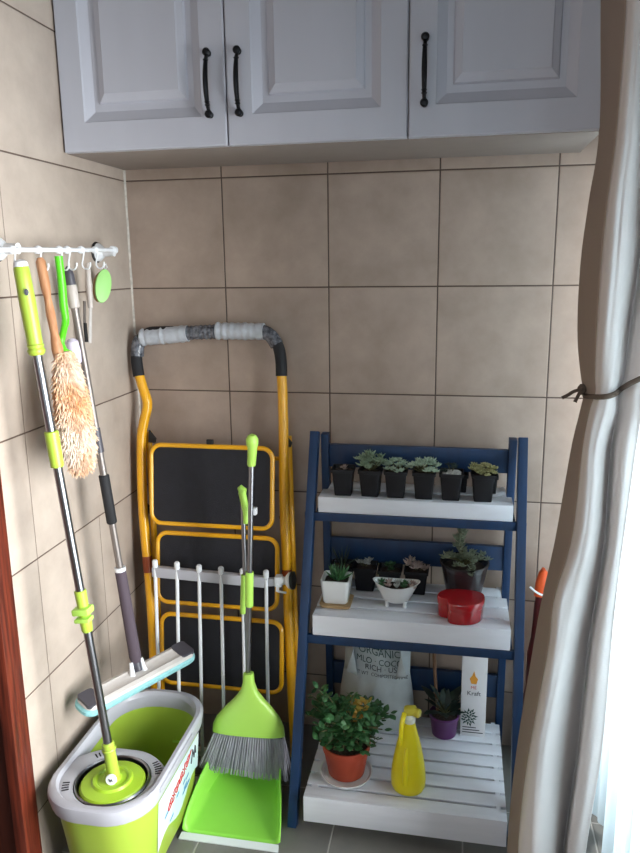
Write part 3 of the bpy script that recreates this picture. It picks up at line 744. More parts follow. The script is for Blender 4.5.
# red-brown warning bands on the rails
band_m = mat('warning_band', (140, 60, 22), .4)
def at_z(path, z):
    for a, b in zip(path, path[1:]):
        if b.z <= z <= a.z: return a.lerp(b, (a.z-z)/max(1e-6, a.z-b.z))
    return path[-1]
for r_, ya, yb_ in ((left, 556, 572), (right, 560, 574)):
    za, zb = lp(150, ya).z, lp(150, yb_).z; pth = smooth_path(r_, 8)
    obj('warning_band', MB().tube([at_z(pth, za+(zb-za)*k/3) for k in range(4)], .0147, 14), band_m, ld)
# black brackets beside the rails
for q, s_ in (((151, 437), 1), ((147, 508), 1), ((151, 592), 1), ((287, 441), 1), ((283.5, 515), -1), ((288, 590), -1)):
    p = lp(q[0], q[1], .005); obj('bracket', MB().prism([p+V(-.006*s_, 0, .020), p+V(.014*s_, 0, -.006), p+V(.010*s_, 0, -.018), p+V(-.010*s_, 0, -.016)], V(0, .008, 0)), rubber, ld)
# three steps folded flat
def step(x0, ya, x1, yb, dy, name='step'):
    a = lp(x0, ya, dy); b_ = lp(x1, yb, dy)
    xl, xr, zt, zb = a.x, b_.x, a.z, b_.z
    r_ = .030; n = 8; pts = []
    for sx, sz, a0 in ((1, 1, 0), (-1, 1, 90), (-1, -1, 180), (1, -1, 270)):
        for k in range(n+1):
            t = R(a0+90*k/n)
            X = (xr-r_ if sx > 0 else xl+r_)+r_*math.cos(t); Z = (zt-r_ if sz > 0 else zb+r_)+r_*math.sin(t)
            pts.append(V(X, LY(Z)+dy, Z))
    st_ = obj('step', MB().tube(pts, .0068, 10, closed=True), yellow, ld)
    cc = V((xl+xr)/2, LY((zt+zb)/2)+dy, (zt+zb)/2)
    fr = [p+(cc-p).normalized()*.003+V(0, -.002, 0) for p in pts]; bk = [p+V(0, .006, 0) for p in fr]
    obj('tread', MB().loft([bk, fr], True, True), tread, st_)
step(151.5, 444.5, 272, 529, -.030)
step(158, 532, 277, 610, -.026)
step(162, 613, 281.5, 693, -.022)
p = lp(210, 442.5, -.03); obj('catch', MB().box(p+V(0, 0, .002), (.020, .008, .014), bev=.002).box(p+V(0, -.004, .006), (.006, .006, .006)), rubber, ld)
for za in (.90, .40): obj('cross_brace', MB().tube([V(.075, LY(za)+.020, za), V(.475, LY(za)+.020, za)], .006, 10), yellow, ld)

# ------------------------------------------------------------------ white rack
rk = thing('towel_rack', 'white plastic drying rack with vertical rods leaning in front of the ladder', 'rack', (.32, -.28, 0))
def RY(z): return -.262 + .055*z/.62
def rp(x, y, dy=0):
    Y = -.25
    for _ in range(6): p = ony(x, y, Y); Y = RY(p.z)+dy
    return ony(x, y, Y)
tl, tr_ = rp(153, 571), rp(268, 582)
obj('top_rail', MB().bar(tl, tr_, .020, .030, side=(0, 1, 0), bev=.003), rack_grey, rk)
bl, br_ = V(tl.x, RY(.06), .060), V(tr_.x+.01, RY(.045), .045)
obj('bottom_rail', MB().bar(bl, br_, .018, .020, side=(0, 1, 0), bev=.003), rack_white, rk)
tops = [(155, 563, 157.5, 640), (177, 565, 178.5, 660), (199, 568, 201.5, 700), (221, 570, 223.5, 700), (242.5, 572, 245, 700), (266, 573.5, 268, 700)]
for x, y, xb, yb in tops:
    a = rp(x, y, -.006); b_ = rp(xb, yb, -.006); dd = (b_-a); e_ = b_+dd*((b_.z-.035)/(a.z-b_.z))
    rod = obj('rod', MB().tube([a, e_], .0052, 10), rack_white, rk)
    obj('rod_cap', MB().lathe([(.0075, -.006), (.0082, 0), (.0082, .012), (.005, .016), (.001, .0165)], a+V(0, 0, -.006), seg=12, cap0=True), rack_white, rod)
# suction cup and clamp at the right end
e = rp(283, 581)
obj('rail_extension', MB().bar(tr_, e, .014, .022, side=(0, 1, 0), bev=.002), rack_grey, rk)
cup = MB(); cup.lathe([(.011, -.03), (.013, -.012), (.010, -.004), (.022, .006), (.024, .012)], e+V(.010, 0, .002), (1, 0, .08), 20, True, True)
cup.box(e+V(-.012, 0, 0), (.020, .026, .030), bev=.004)
obj('end_clamp', cup, rack_white, rk)
obj('suction_cup', MB().lathe([(.020, 0), (.025, .003), (.025, .010), (.015, .013)], e+V(.022, 0, .003), (1, 0, .08), 20, True, True), rubber, rk)
obj('clamp_lever', MB().bar(e+V(-.012, -.012, -.026), e+V(.012, -.014, -.028), .005, .004, side=(0, 1, 0)).bar(e+V(-.012, -.012, -.004), e+V(-.014, -.012, -.026), .007, .006), rack_white, rk)
e = br_+V(.012, 0, 0)
obj('end_clamp', MB().lathe([(.009, -.01), (.011, .004), (.018, .014), (.018, .017)], e, (1, 0, 0), 18, True, True), rack_white, rk)

# ------------------------------------------------------------------ dustpan
dp = thing('dustpan', 'bright green long-handled dustpan with white lip flat on the floor', 'dustpan', (.40, -.4, 0))
def pan_section(t, ins=0.0):
    # t 0 = mouth, 1 = back
    y = -.512 + .212*t; zf = .006 + .030*t**1.5
    xl = .281 + .030*t**1.2 - .012*math.sin(PI*t)*.3; xr = .538 - .050*t**1.2
    h = .010 + .078*t**.55; fl = .014
    return y, zf, xl, xr, h, fl
def pan_loop(t, ins):
    y, zf, xl, xr, h, fl = pan_section(t); k = ins
    return [V(xl-.002+k, y, zf+h), V(xl+.004+k, y, zf+h*.5), V(xl+fl*.7+k, y, zf+.004+k*.3), V(xl+fl*1.6+k, y, zf+k*.3), V((xl+xr)/2, y, zf-.001+k*.3), V(xr-fl*1.6-k, y, zf+k*.3), V(xr-fl*.7-k, y, zf+.004+k*.3), V(xr-.004-k, y, zf+h*.5), V(xr+.002-k, y, zf+h)]
rows = [pan_loop(k/14, 0) for k in range(15)]
y, zf, xl, xr, h, fl = pan_section(1)
last = [V(p.x*(1) , y+.012, min(zf+h+.004, p.z+(.012 if 0 < i < 8 else .002))) for i, p in enumerate(rows[-1])]
backrow = [V(p.x+(.004 if p.x < .4 else -.004), y+.018, zf+h+.004) for p in rows[-1]]
obj('pan', MB().grid(rows+[last, backrow]), pan_green, dp, solid=.003, ang=60)
obj('rubber_lip', MB().loft([[V(.279, -.514, .001), V(.537, -.514, .001), V(.537, -.514, .010), V(.279, -.514, .010)], [V(.276, -.530, .0008), V(.540, -.530, .0008), V(.540, -.530, .0035), V(.276, -.530, .0035)]], True, True), lip_white, dp)
hb = V(.400, -.282, .085); 
ht_ = ony(242.5, 493, -.262)
obj('pole', MB().tube([hb, ht_], .0065, 12), steel, dp)
obj('handle_socket', MB().lathe([(.022, -.02), (.016, .0), (.010, .04), (.0085, .06)], hb, (ht_-hb), 16, True, True), pan_green, dp)
dd = (ht_-hb).normalized()
g0 = ony(246.5, 523, -.266)
obj('grip', MB().tube([g0-dd*.0, g0+dd*.03, ht_-dd*.004, ht_+dd*.006, ht_+V(-.006, 0, .008)+dd*.002, ht_+V(-.010, 0, .008)], [.009, .0095, .010, .0125, .0125, .007], 14), lime_pale, dp)
j0 = ony(244, 575, -.272); j1 = ony(243, 613, -.275)
obj('pole_sleeve', MB().tube([j0, j1], .0085, 12), lime_pale, dp)

# ------------------------------------------------------------------ broom
bm_ = thing('broom', 'pale lime broom with grey bristles and steel pole clipped above the dustpan', 'broom', (.4, -.32, .07))
YB = -.325
def bp_(x, y, Y=YB): return ony(x, y, Y)
pole_b = bp_(248, 674, -.318); pole_t = ony(251.5, 466, -.300)
obj('pole', MB().tube([pole_b, pole_t], .0070, 14), steel, bm_)
ht_ = ony(252, 437, -.298)
obj('grip', MB().tube([pole_t, pole_t+V(0, 0, .004), ht_+V(0, 0, -.028), ht_+V(0, 0, -.018), ht_+V(0, 0, -.005), ht_+V(0, 0, .004), ht_+V(0, 0, .008)], [.0095, .0112, .0125, .0155, .0160, .011, .002], 18), lime_pale, bm_)
obj('pole_sleeve', MB().tube([ony(249.5, 572, -.308), ony(249.2, 606, -.311)], [.0112, .0108], 16), lime_pale, bm_)
c1 = ony(251, 512, -.302)
obj('clip', MB().box(c1+V(.006, .008, 0), (.014, .018, .018), bev=.002), rack_white, bm_)
# head: stacked cross-sections between outlines read along its height
L_out = [(243.5, 673), (243, 682), (240.5, 690), (234, 698), (225, 706), (217, 715), (213, 723), (212.5, 730)]
R_out = [(253.5, 673), (254.5, 683), (258, 692), (264, 699.5), (272, 708), (280, 718), (284, 727), (285, 736)]
loops = []
for i, (a, b_) in enumerate(zip(L_out, R_out)):
    A = bp_(*a); B = bp_(*b_); t = i/7; hw = (B-A).length/2; dth = .0105+.008*min(1, t*2)
    c_ = (A+B)/2; ax = (B-A).normalized(); n = 24; lo = []
    for k in range(n):
        th = 2*PI*k/n; cx_ = math.copysign(abs(math.cos(th))**.8, math.cos(th)); sy_ = math.copysign(abs(math.sin(th))**.8, math.sin(th))
        lo.append(c_+ax*hw*cx_+V(0, 1, 0)*dth*sy_)
    loops.append(lo)
obj('head', MB().loft(loops, True, True), lime_pale, bm_, ang=60)
A, B = bp_(214, 731), bp_(284, 737.5); A2, B2 = ony(201, 764, -.335), ony(290, 777, -.335)
br_m = MB(); rn = random.Random(4)
for rowi, (dy, n) in enumerate(((-.011, 30), (0, 28), (.011, 30))):
    for k in range(n):
        t = (k+.5)/n; p = A.lerp(B, t)+V(0, dy, 0); q = A2.lerp(B2, t)+V(0, dy*2.0, rn.uniform(-.0008, .0008))
        # rounded lower edge
        q.z += .010*(abs(t-.5)*2)**3*(1 if t < .5 else .6)
        for s_ in range(4):
            a_ = rn.uniform(0, 6.28); jit = V(math.cos(a_)*.0026, math.sin(a_)*.003, rn.uniform(-.002, .002))
            br_m.tube([p+jit*.25, (p+q)/2+jit*.8, q+jit*1.5], [.0013, .0015, .0012], 4)
br_m.loft([[p+V(0, dy, 0) for p, dy in ((A.lerp(B, .02), -.008), (A.lerp(B, .98), -.008), (A.lerp(B, .98), .008), (A.lerp(B, .02), .008))], [p+V(0, dy, .012) for p, dy in ((A2.lerp(B2, .05), -.015), (A2.lerp(B2, .95), -.015), (A2.lerp(B2, .95), .015), (A2.lerp(B2, .05), .015))]], True, True)
obj('bristles', br_m, bristle, bm_)

# ------------------------------------------------------------------ mop bucket
bk = thing('mop_bucket', 'lime green spin-mop bucket with grey rim beside the left wall', 'bucket', (.175, -.545, 0))
BX, BY = .168, -.535
def bl_(s, z, r=.10, ex=0): return rrect(BX, BY, .122*s+ex, .226*s+ex, r*s, z, 8)
outer = [bl_(.84, .022), bl_(.87, .028), bl_(.94, .14), bl_(1, .232)]
inner = [bl_(.97, .232), bl_(.93, .16), bl_(.925, .155), bl_(.86, .045), bl_(.82, .035)]
obj('tub', MB().loft(outer+inner, True, True), lime, bk)
rim = [bl_(1.0, .232, ex=.001), bl_(1.03, .234, ex=.004), bl_(1.04, .262, ex=.007), bl_(1.035, .270, ex=.006), bl_(1.02, .274, ex=.004), bl_(1.0, .274, ex=-.002), bl_(1.0, .268, ex=-.005), bl_(.99, .262, ex=-.006), bl_(.975, .228, ex=-.0015)]
obj('rim', MB().loft(rim), rack_grey, bk)
# carry handle folded along the sides
for sx in (1, -1):
    obj('carry_handle', MB().box((BX+sx*.1335, BY-.035, .262), (.006, .21, .010), bev=.002), rack_grey, bk)
# spinner plate with round hole
HX, HY, HR = .178, -.660, .088
n = 72
def outer_plate(ang):
    d_ = V(math.cos(ang), math.sin(ang), 0); lo, hi = 0, .4
    for _ in range(30):
        mid = (lo+hi)/2; x = HX+d_.x*mid; y = HY+d_.y*mid
        hx, hy, r_ = .118, .222, .095
        qx, qy = abs(x-BX)-(hx-r_), abs(y-BY)-(hy-r_)
        inside = (max(qx, 0)**2+max(qy, 0)**2)**.5+min(max(qx, qy), 0) < r_
        inside = inside and (y < HY+.112 - max(0, abs(x-BX)-.02)**2*5.5)
        lo, hi = (mid, hi) if inside else (lo, mid)
    return lo
lps = []
for rr, z in ((None, .244), (None, .262), ('m', .264), (HR+.006, .264), (HR+.001, .262), (HR, .250)):
    lo = []
    for k in range(n):
        a = 2*PI*k/n; o_ = outer_plate(a)
        q = o_ if rr is None else (max(o_-.006, HR+.006) if rr == 'm' else rr)
        if rr is None: q = max(o_, HR+.008)
        lo.append(V(HX+q*math.cos(a), HY+q*math.sin(a), z))
    lps.append(lo)
obj('spinner_plate', MB().loft(lps), rack_grey, bk, ang=30)
bs = obj('spin_basket', MB().lathe([(HR-.001, .263), (HR-.004, .266), (HR-.007, .263), (HR-.009, .235), (HR-.014, .190), (.02, .186), (.001, .186)], (HX, HY, 0), seg=48), steel, bk)
for base_a, cnt in ((35, 6), (128, 6), (205, 4), (305, 6)):
    sl = MB()
    for k in range(cnt):
        a = R(base_a+(k-cnt/2)*4.6); d_ = V(math.cos(a), math.sin(a), 0); r0 = HR+.010; r1 = min(HR+.026, outer_plate(a)-.006)
        if r1 > r0+.004: sl.bar(V(HX, HY, .2645)+d_*r0, V(HX, HY, .2645)+d_*r1, .0030, .0012, side=(-d_.y, d_.x, 0))
    obj('drain_slots', sl, rubber, bk)
for x, y in ((.085, -.735), (.265, -.735), (.085, -.36), (.265, -.36)):
    obj('caster', MB().lathe([(.018, -.008), (.021, -.005), (.021, .005), (.018, .008)], (x, y, .0215), (1, 0, 0), 18, True, True).box((x, y, .036), (.02, .03, .012), bev=.002), rack_white, bk)
# faint water-line mark and moulded plate inside the far end
obj('level_mark', MB().box((.215, -.352, .150), (.036, .003, .006), Matrix.Rotation(R(-8), 3, 'X'), .001), lime_pale, bk)
# label on the side facing the room
def side_x(y, z):
    s = .84 + (.16)*min(1, max(0, (z-.022)/.21)); s = .94+(z-.14)/.092*.06 if z > .14 else .87+(z-.028)/.112*.07
    return BX + .122*s
lab = []
for i in range(13):
    u = i/12; y = -.66+.27*u; top = .216; bot = .075+.018*math.sin(u*9)+.03*u
    lab.append([V(side_x(y, z)+.0012, y, z) for z in [bot+(top-bot)*k/6 for k in range(7)]])
lb = obj('label', MB().grid(lab), label_mat, bk)
def on_side(p): return V(side_x(p.y, p.z)+.0022, p.y, p.z)
m = MB(); n_ = 90
pts = [on_side(V(0, -.60+.15*k/n_+.010*math.sin(k*.9), .150+.045*k/n_+.011*math.sin(k*.75))) for k in range(n_)]
m.tube([p+V(.0004, 0, 0) for p in pts], .0012, 5)
obj('red_lettering', m, print_red, bk)
m = MB().tube([on_side(V(0, y, z)) for y, z in ((-.445, .160), (-.435, .195), (-.425, .165), (-.418, .196), (-.412, .170))], .0018, 5)
obj('dark_mark', m, print_dark, bk)
m = MB(); rn = random.Random(6)
for k in range(9):
    y = -.64+rn.uniform(0, .2); z = .10+rn.uniform(0, .045); w_ = rn.uniform(.01, .03)
    m.grid([[on_side(V(0, y, z)), on_side(V(0, y, z+.006))], [on_side(V(0, y+w_, z+.004)), on_side(V(0, y+w_, z+.012))]])
obj('label_stripes', m, print_blue, bk)

# ------------------------------------------------------------------ wall rail with hooks
rl = thing('hook_rail', 'white suction-mounted hook rail on the left tiled wall', 'rail', (0, -.4, 1.48))
RXX = .055
ra, rb = onx(-60, 249.5, RXX), onx(114, 250, RXX)
obj('rod', MB().tube([ra, rb], .0052, 12), rack_white, rl)
obj('end_cap', MB().lathe([(.006, -.014), (.010, -.012), (.010, .004), (.006, .008)], rb, (0, 1, 0), 16, True, True), rack_white, rl)
for q in (onx(100, 251, .012), onx(1, 250, .012)):
    obj('suction_mount', MB().lathe([(.0235, 0), (.0235, .004), (.020, .009), (.012, .018), (.010, .043), (.0115, .046), (.004, .050)], (.006, q.y, 1.480), (1, 0, 0), 24, True, True), rack_white, rl)
    obj('suction_pad', MB().lathe([(.026, .0005), (.027, .003), (.024, .0065)], (0, q.y, 1.480), (1, 0, 0), 28, True, True), rubber, rl)
hooks = [12, 38, 59, 67, 81, 95]
HP = []
for x in hooks:
    p = onx(x, 250, RXX); HP.append(p)
    t = math.copysign(1, 1)
    pts = [p+V(0, 0, .008), p+V(.007, 0, .004), p+V(.0065, 0, -.006), p+V(.003, .001, -.020), p+V(-.001, .002, -.034), p+V(.004, .002, -.043), p+V(.015, .0, -.044), p+V(.022, -.002, -.036), p+V(.023, -.003, -.029)]
    hk = obj('hook', MB().tube(smooth_path(pts, 4), .0020, 8), rack_white, rl)
    obj('hook_ring', MB().lathe([(.0056, -.007), (.0085, -.005), (.0085, .005), (.0056, .007)], p, (0, 1, 0), 16, True, True), rack_white, hk)

# ------------------------------------------------------------------ spin mop
sm_top = onx(20.5, 264, .085); sm_bot = V(.184, -.664, .280)
sm = thing('spin_mop', 'spin mop with long lime grip and steel pole standing in the bucket', 'mop', (sm_bot.x, sm_bot.y, .27))
def on_line(a, b_, yy):   # point of the 3-D line a-b seen at image row yy (bisection on the projected height)
    lo, hi = 0.0, 1.0
    for _ in range(40):
        m_ = (lo+hi)/2; p = a.lerp(b_, m_)-CAM; y = 426.5-F_PX*p.dot(up)/p.dot(fw)
        lo, hi = (m_, hi) if y < yy else (lo, m_)
    return a.lerp(b_, (lo+hi)/2)
def ml(yy): return on_line(sm_top, sm_bot, yy)
D = (sm_bot-sm_top).normalized()
obj('pole', MB().tube([ml(350), ml(745)], .0098, 16), steel, sm)
obj('grip', MB().tube([sm_top+D*.004, sm_top+D*.010, sm_top+D*.05, ml(300), ml(344), ml(345), ml(348), ml(350), ml(352), ml(355)], [.0135, .0155, .0160, .0165, .0155, .0175, .0158, .0178, .0178, .014], 18), lime, sm)
obj('grip_cap', MB().lathe([(.0135, .006), (.0145, 0), (.013, -.006), (.007, -.010), (.001, -.011)], sm_top+D*.002, D, 16, True), rack_white, sm)
obj('hang_hole', MB().lathe([(.004, 0), (.0042, .003), (.002, .0035)], sm_top+D*.055+V(.010, -.0125, 0), (.6, -1, 0), 12, True, True, sy=1.6), grey_dark, sm)
obj('sleeve', MB().tube([ml(431), ml(432), ml(466), ml(467)], [.0125, .0148, .0140, .012], 16), lime, sm)
obj('lock_sleeve', MB().tube([ml(590), ml(591), ml(606), ml(622), ml(630), ml(631)], [.0115, .0135, .0125, .0135, .0125, .011], 16), lime, sm)
lk = ml(612)
obj('lock_lever', MB().box(lk+V(0, -.004, .006), (.040, .032, .016), Matrix.Rotation(R(-8), 3, 'Y'), .005).box(lk+V(.004, -.010, -.012), (.036, .026, .010), Matrix.Rotation(R(-8), 3, 'Y'), .004), lime_pale, sm)
jt = ml(742)
obj('joint', MB().tube([jt, jt+D*.004, jt+D*.03, jt+(sm_bot-jt)*.75, sm_bot+V(0, 0, -.002)], [.0115, .0145, .0138, .0145, .0150], 16), lime, sm)
obj('joint_collar', MB().lathe([(.0152, -.003), (.017, 0), (.0152, .003)], jt+D*.018, D, 16), lime, sm)
DZ = .264
obj('disc', MB().lathe([(.070, -.016), (.0755, -.008), (.0755, -.003), (.071, .002), (.048, .006), (.044, .011), (.038, .011), (.034, .007), (.022, .010), (.016, .018), (.001, .020)], (.181, -.666, DZ), seg=48, cap0=True), lime_in, sm)
sp_m = MB(); rn = random.Random(2)
for k in range(70):
    a = 2*PI*k/70+rn.uniform(-.02, .02); d_ = V(math.cos(a), math.sin(a), 0); c_ = V(.181, -.666, DZ-.010)
    sp_m.tube([c_+d_*.069, c_+d_*.0755+V(0, 0, -.001), c_+d_*.074+V(0, 0, -.025)], [.003, .0028, .002], 5)
obj('microfibre_fringe', sp_m, grey_dark, sm)
jc = sm_bot+V(.004, -.019, .004)
cpn = obj('joint_badge', MB().lathe([(.0125, 0), (.0130, .003), (.0115, .0055), (.001, .006)], jc, (.15, -1, .25), 20, True), rack_white, sm)
bx = MB(); nb = V(.15, -1, .25).normalized(); xb = V(1, .15, 0).normalized(); yb_ = nb.cross(xb)*-1
if yb_.z < 0: yb_ = -yb_
o_ = jc+nb*.0064
for a_, b_ in (((-.004, .003), (-.001, -.004)), ((-.001, -.004), (.002, .002)), ((.002, .002), (.004, -.003))):
    bx.tube([o_+xb*a_[0]+yb_*a_[1], o_+xb*b_[0]+yb_*b_[1]], .0010, 5)
obj('badge_mark', bx, print_dark, cpn)

# ------------------------------------------------------------------ flat mop
fm_top = onx(67.5, 266, .050); fm_bot = V(.133, -.408, .420)
fm = thing('flat_mop', 'flat mop with grey and dark mauve handle hanging from the hook rail', 'mop', (fm_bot.x, fm_bot.y, .38))
def fl_(yy): return on_line(fm_top, fm_bot, yy)
D = (fm_bot-fm_top).normalized()
obj('pole', MB().tube([fl_(300), fl_(595)], .0088, 14), steel_dull, fm)
obj('hanging_tip', MB().tube([fm_top, fm_top+D*.008, fm_top+D*.02, fl_(287)], [.003, .009, .0115, .0125], 16), grey_dark, fm)
obj('collar', MB().tube([fl_(285), fl_(286), fl_(307), fl_(308)], [.0125, .0135, .0125, .0105], 16), taupe, fm)
obj('upper_sleeve', MB().tube([fl_(428), fl_(452)], [.0105, .0110], 16), grey_dark, fm)
obj('black_grip', MB().tube([fl_(475), fl_(476), fl_(522), fl_(523)], [.0115, .0130, .0130, .0115], 16), foam_black, fm)
obj('ring', MB().tube([fl_(567), fl_(571)], [.0145, .014], 16), rack_white, fm)
obj('mauve_grip', MB().tube([fl_(570), fl_(571), fl_(610), fl_(640), fl_(656), fm_bot], [.013, .0142, .0150, .0155, .016, .012], 18), mauve, fm)
LBc, LFc, RFc, RBc = onz(70, 701, .392), onz(93, 710, .380), onz(198, 654, .380), onz(180, 643, .396)
if LBc.x < .012: LBc.x = .012
cc = (LBc+LFc+RFc+RBc)/4; ux = ((RFc+RBc)-(LFc+LBc)).normalized(); uy = ((RBc+LBc)-(RFc+LFc)); uy = (uy-ux*uy.dot(ux)).normalized(); un = ux.cross(uy)
Lh = ((RFc+RBc)-(LFc+LBc)).length/4; Wh = .5*abs(((RBc+LBc)-(RFc+LFc)).dot(uy))/2
def hloop(sx, sy, h, r=.020):
    return [cc+ux*p.x+uy*p.y+un*h for p in rrect(0, 0, sx, sy, min(r, sy*.8), 0, 5)]
obj('plate', MB().loft([hloop(Lh*.99, Wh*.97, -.004), hloop(Lh, Wh, 0), hloop(Lh*.98, Wh*.92, .006), hloop(Lh*.90, Wh*.6, .010), hloop(Lh*.88, Wh*.45, .008)], True, True), head_grey, fm)
obj('microfibre_pad', MB().loft([hloop(Lh*1.01, Wh*1.02, -.022, .026), hloop(Lh*1.035, Wh*1.12, -.016, .026), hloop(Lh*1.035, Wh*1.12, -.007, .026), hloop(Lh*1.0, Wh*1.0, -.003, .026)], True, True), teal, fm)
for s_ in (1, -1):
    cl = cc+ux*(Lh*.86*s_)
    lo = [[cl+ux*p.x+uy*p.y+un*h for p in rrect(0, 0, Lh*.125, Wh*.86, .008, 0, 4)] for h in (.002, .0125)]
    obj('end_clip', MB().loft(lo, True, True), grey_dark, fm)
jb = fm_bot
yk = MB()
for s_ in (1, -1): yk.tube([jb+ux*.016*s_+V(0, 0, .004), cc+(jb-cc)*.35+ux*.018*s_, cc+un*.004+ux*.020*s_], [.005, .007, .008], 10)
obj('joint', yk, rack_white, fm)
obj('joint_block', MB().tube([jb, cc+un*.012], [.012, .009], 12), grey_dark, fm)

# ------------------------------------------------------------------ duster
du = thing('wool_duster', 'fluffy cream and peach duster with wooden handle hanging on the left wall', 'duster', (.07, -.52, 1.1))
ht0 = onx(40, 258, .058); ht1 = onx(58, 352, .095)
ds = (ht1-ht0)
obj('handle', MB().tube([ht0, ht0+ds*.04, ht0+ds*.3, ht0+ds*.42, ht0+ds*.6, ht0+ds*.8, ht0+ds*.97, ht1+ds*.1], [.006, .0105, .0105, .0075, .0100, .0085, .0125, .010], 14), wood_light, du)
f0 = onx(64, 352, .104); f1 = onx(83, 468, .124)
ax = (f1-f0); Lf = ax.length; axn = ax.normalized(); side = axn.cross(V(1, 0, 0)).normalized(); nrm = side.cross(axn)
core = MB(); loops = []
def frad(t): return .084*(math.sin(PI*min(1, max(0, t*.93+.035)))**.42)*(.74+.26*t)
for k in range(15):
    t = k/14; r_ = frad(t)*.72; c_ = f0+ax*t
    loops.append([c_+side*r_*math.cos(2*PI*j/16)+V(1, 0, 0)*r_*.42*math.sin(2*PI*j/16) for j in range(16)])
wool = MB(); wool.loft(loops, True, True)
rn = random.Random(10)
for k in range(5200):
    t = rn.uniform(0, 1); a = rn.uniform(0, 2*PI); r_ = frad(t)*.68
    nd = side*math.cos(a)+V(1, 0, 0)*.42*math.sin(a)
    p = f0+ax*t+nd*r_; L = rn.uniform(.010, .020)
    d_ = (nd*.6+axn*rn.uniform(.1, .9)+V(rn.uniform(-.3, .3), rn.uniform(-.3, .3), rn.uniform(-.3, .3))).normalized()
    q1 = p+d_*L*.5; q2 = p+d_*L*.9+axn*L*.3
    q1.x = max(.008, q1.x); q2.x = max(.006, q2.x)
    wool.tube([p, q1, q2], [.0022, .0016, .0004], 3, cap=False)
obj('wool_head', wool, fluff, du, ang=90)

# green hooked handle brush with lilac end
gb = thing('hook_handled_brush', 'vivid green curvy-handled brush hanging between the wooden duster and flat mop', 'brush', onx(62, 300, .05))
pts = [onx(x, y, .068) for x, y in ((58.5, 256), (60, 268), (62, 285), (63.5, 305), (65.5, 320), (63, 333), (61.5, 342), (65, 350), (70, 353))]
obj('handle', MB().tube(smooth_path(pts, 4), [.0088]*8+[.0092]*6+[.0085]*4+[.0075]*6+[.006]*9, 12), bright_green, gb)
h0 = onx(72, 341, .060); h1 = onx(76, 362, .060)
obj('brush_head', MB().tube([h0+V(0, 0, .006), h0, (h0+h1)/2, h1, h1-V(0, 0, .008)], [.006, .0135, .0155, .0135, .006], 14), lilac, gb)

# slim grey scraper
sc = thing('hanging_scraper', 'slim grey scraper with dark tip hanging beside the green oval brush', 'scraper', onx(87, 300, .04))
a, b_ = onx(87.5, 263, .045), onx(90.5, 308, .045)
obj('handle', MB().tube([a, a.lerp(b_, .1), a.lerp(b_, .5), b_], [.003, .0062, .0078, .0065], 12), taupe, sc)
a2, b2 = onx(90.5, 306, .045), onx(90, 343, .045)
obj('blade', MB().bar(a2, b2, .012, .003, side=(0, 1, 0), bev=.001), head_grey, sc)
a2, b2 = onx(84.5, 301, .035), onx(84.5, 324, .035)
obj('backing_strip', MB().bar(a2, b2, .009, .004, side=(0, 1, 0), bev=.001), steel_dull, sc)
a2, b2 = onx(85, 323, .037), onx(86.5, 342, .040)
obj('tip', MB().bar(a2, b2, .011, .005, side=(0, 1, 0), bev=.001), rubber, sc)

# oval brush
ob = thing('oval_scrub_brush', 'mint green oval scrubbing brush hung by the suction mount on the left wall', 'brush', onx(102, 290, .045))
c_ = onx(103, 286, .050); nn = V(.75, -.65, .12).normalized(); uu = V(.25, .12, .96); uu = (uu-nn*uu.dot(nn)).normalized(); vv = nn.cross(uu)
def ov(s, h): return [c_+uu*(.044*s*math.cos(2*PI*k/28))+vv*(.021*s*math.sin(2*PI*k/28))+nn*h for k in range(28)]
obj('back', MB().loft([ov(.97, -.003), ov(1, 0), ov(.97, .004), ov(.6, .006)], True, True), pad_green, ob)
obj('bristles', MB().loft([ov(.80, -.026), ov(.92, -.020), ov(.90, -.003)], True, True), brown_pad, ob)
obj('hanging_loop', MB().tube([c_+uu*.042, c_+uu*.050+vv*.004, c_+uu*.058, c_+uu*.050-vv*.004], .0014, 6, closed=True), rack_white, ob)

# ------------------------------------------------------------------ red bag behind the shelf
rb_ = thing('red_bag', 'dark red bag with orange top and white cord behind the curtain', 'bag', (1.24, -.09, 0))
rn = random.Random(3); loops = []
for k in range(12):
    t = k/11; z = .001+.56*t; hx = .075*(1-.35*t**2)*(1+.05*math.sin(k*2.1)); hy = .055*(1-.75*t**1.5)
    loops.append([V(1.232+hx*math.cos(2*PI*j/20)+.004*noise.noise(V(j*.9, k*.7, 0)), -.075+hy*math.sin(2*PI*j/20), z) for j in range(20)])
obj('body', MB().loft(loops, True, True), bag_red, rb_, ang=70)
obj('top', MB().loft([[V(1.196+.022*s_*math.cos(2*PI*j/14), -.08+.012*math.sin(2*PI*j/14), z) for j in range(14)] for z, s_ in ((.535, 1), (.575, .9), (.605, .55), (.615, .2))], True, True), bag_orange, rb_)
obj('cord', MB().tube(smooth_path([ony(530, 587, -.15), ony(536, 592, -.15), ony(542, 595, -.14), ony(550, 598, -.12)], 4), .003, 8), rack_white, rb_)

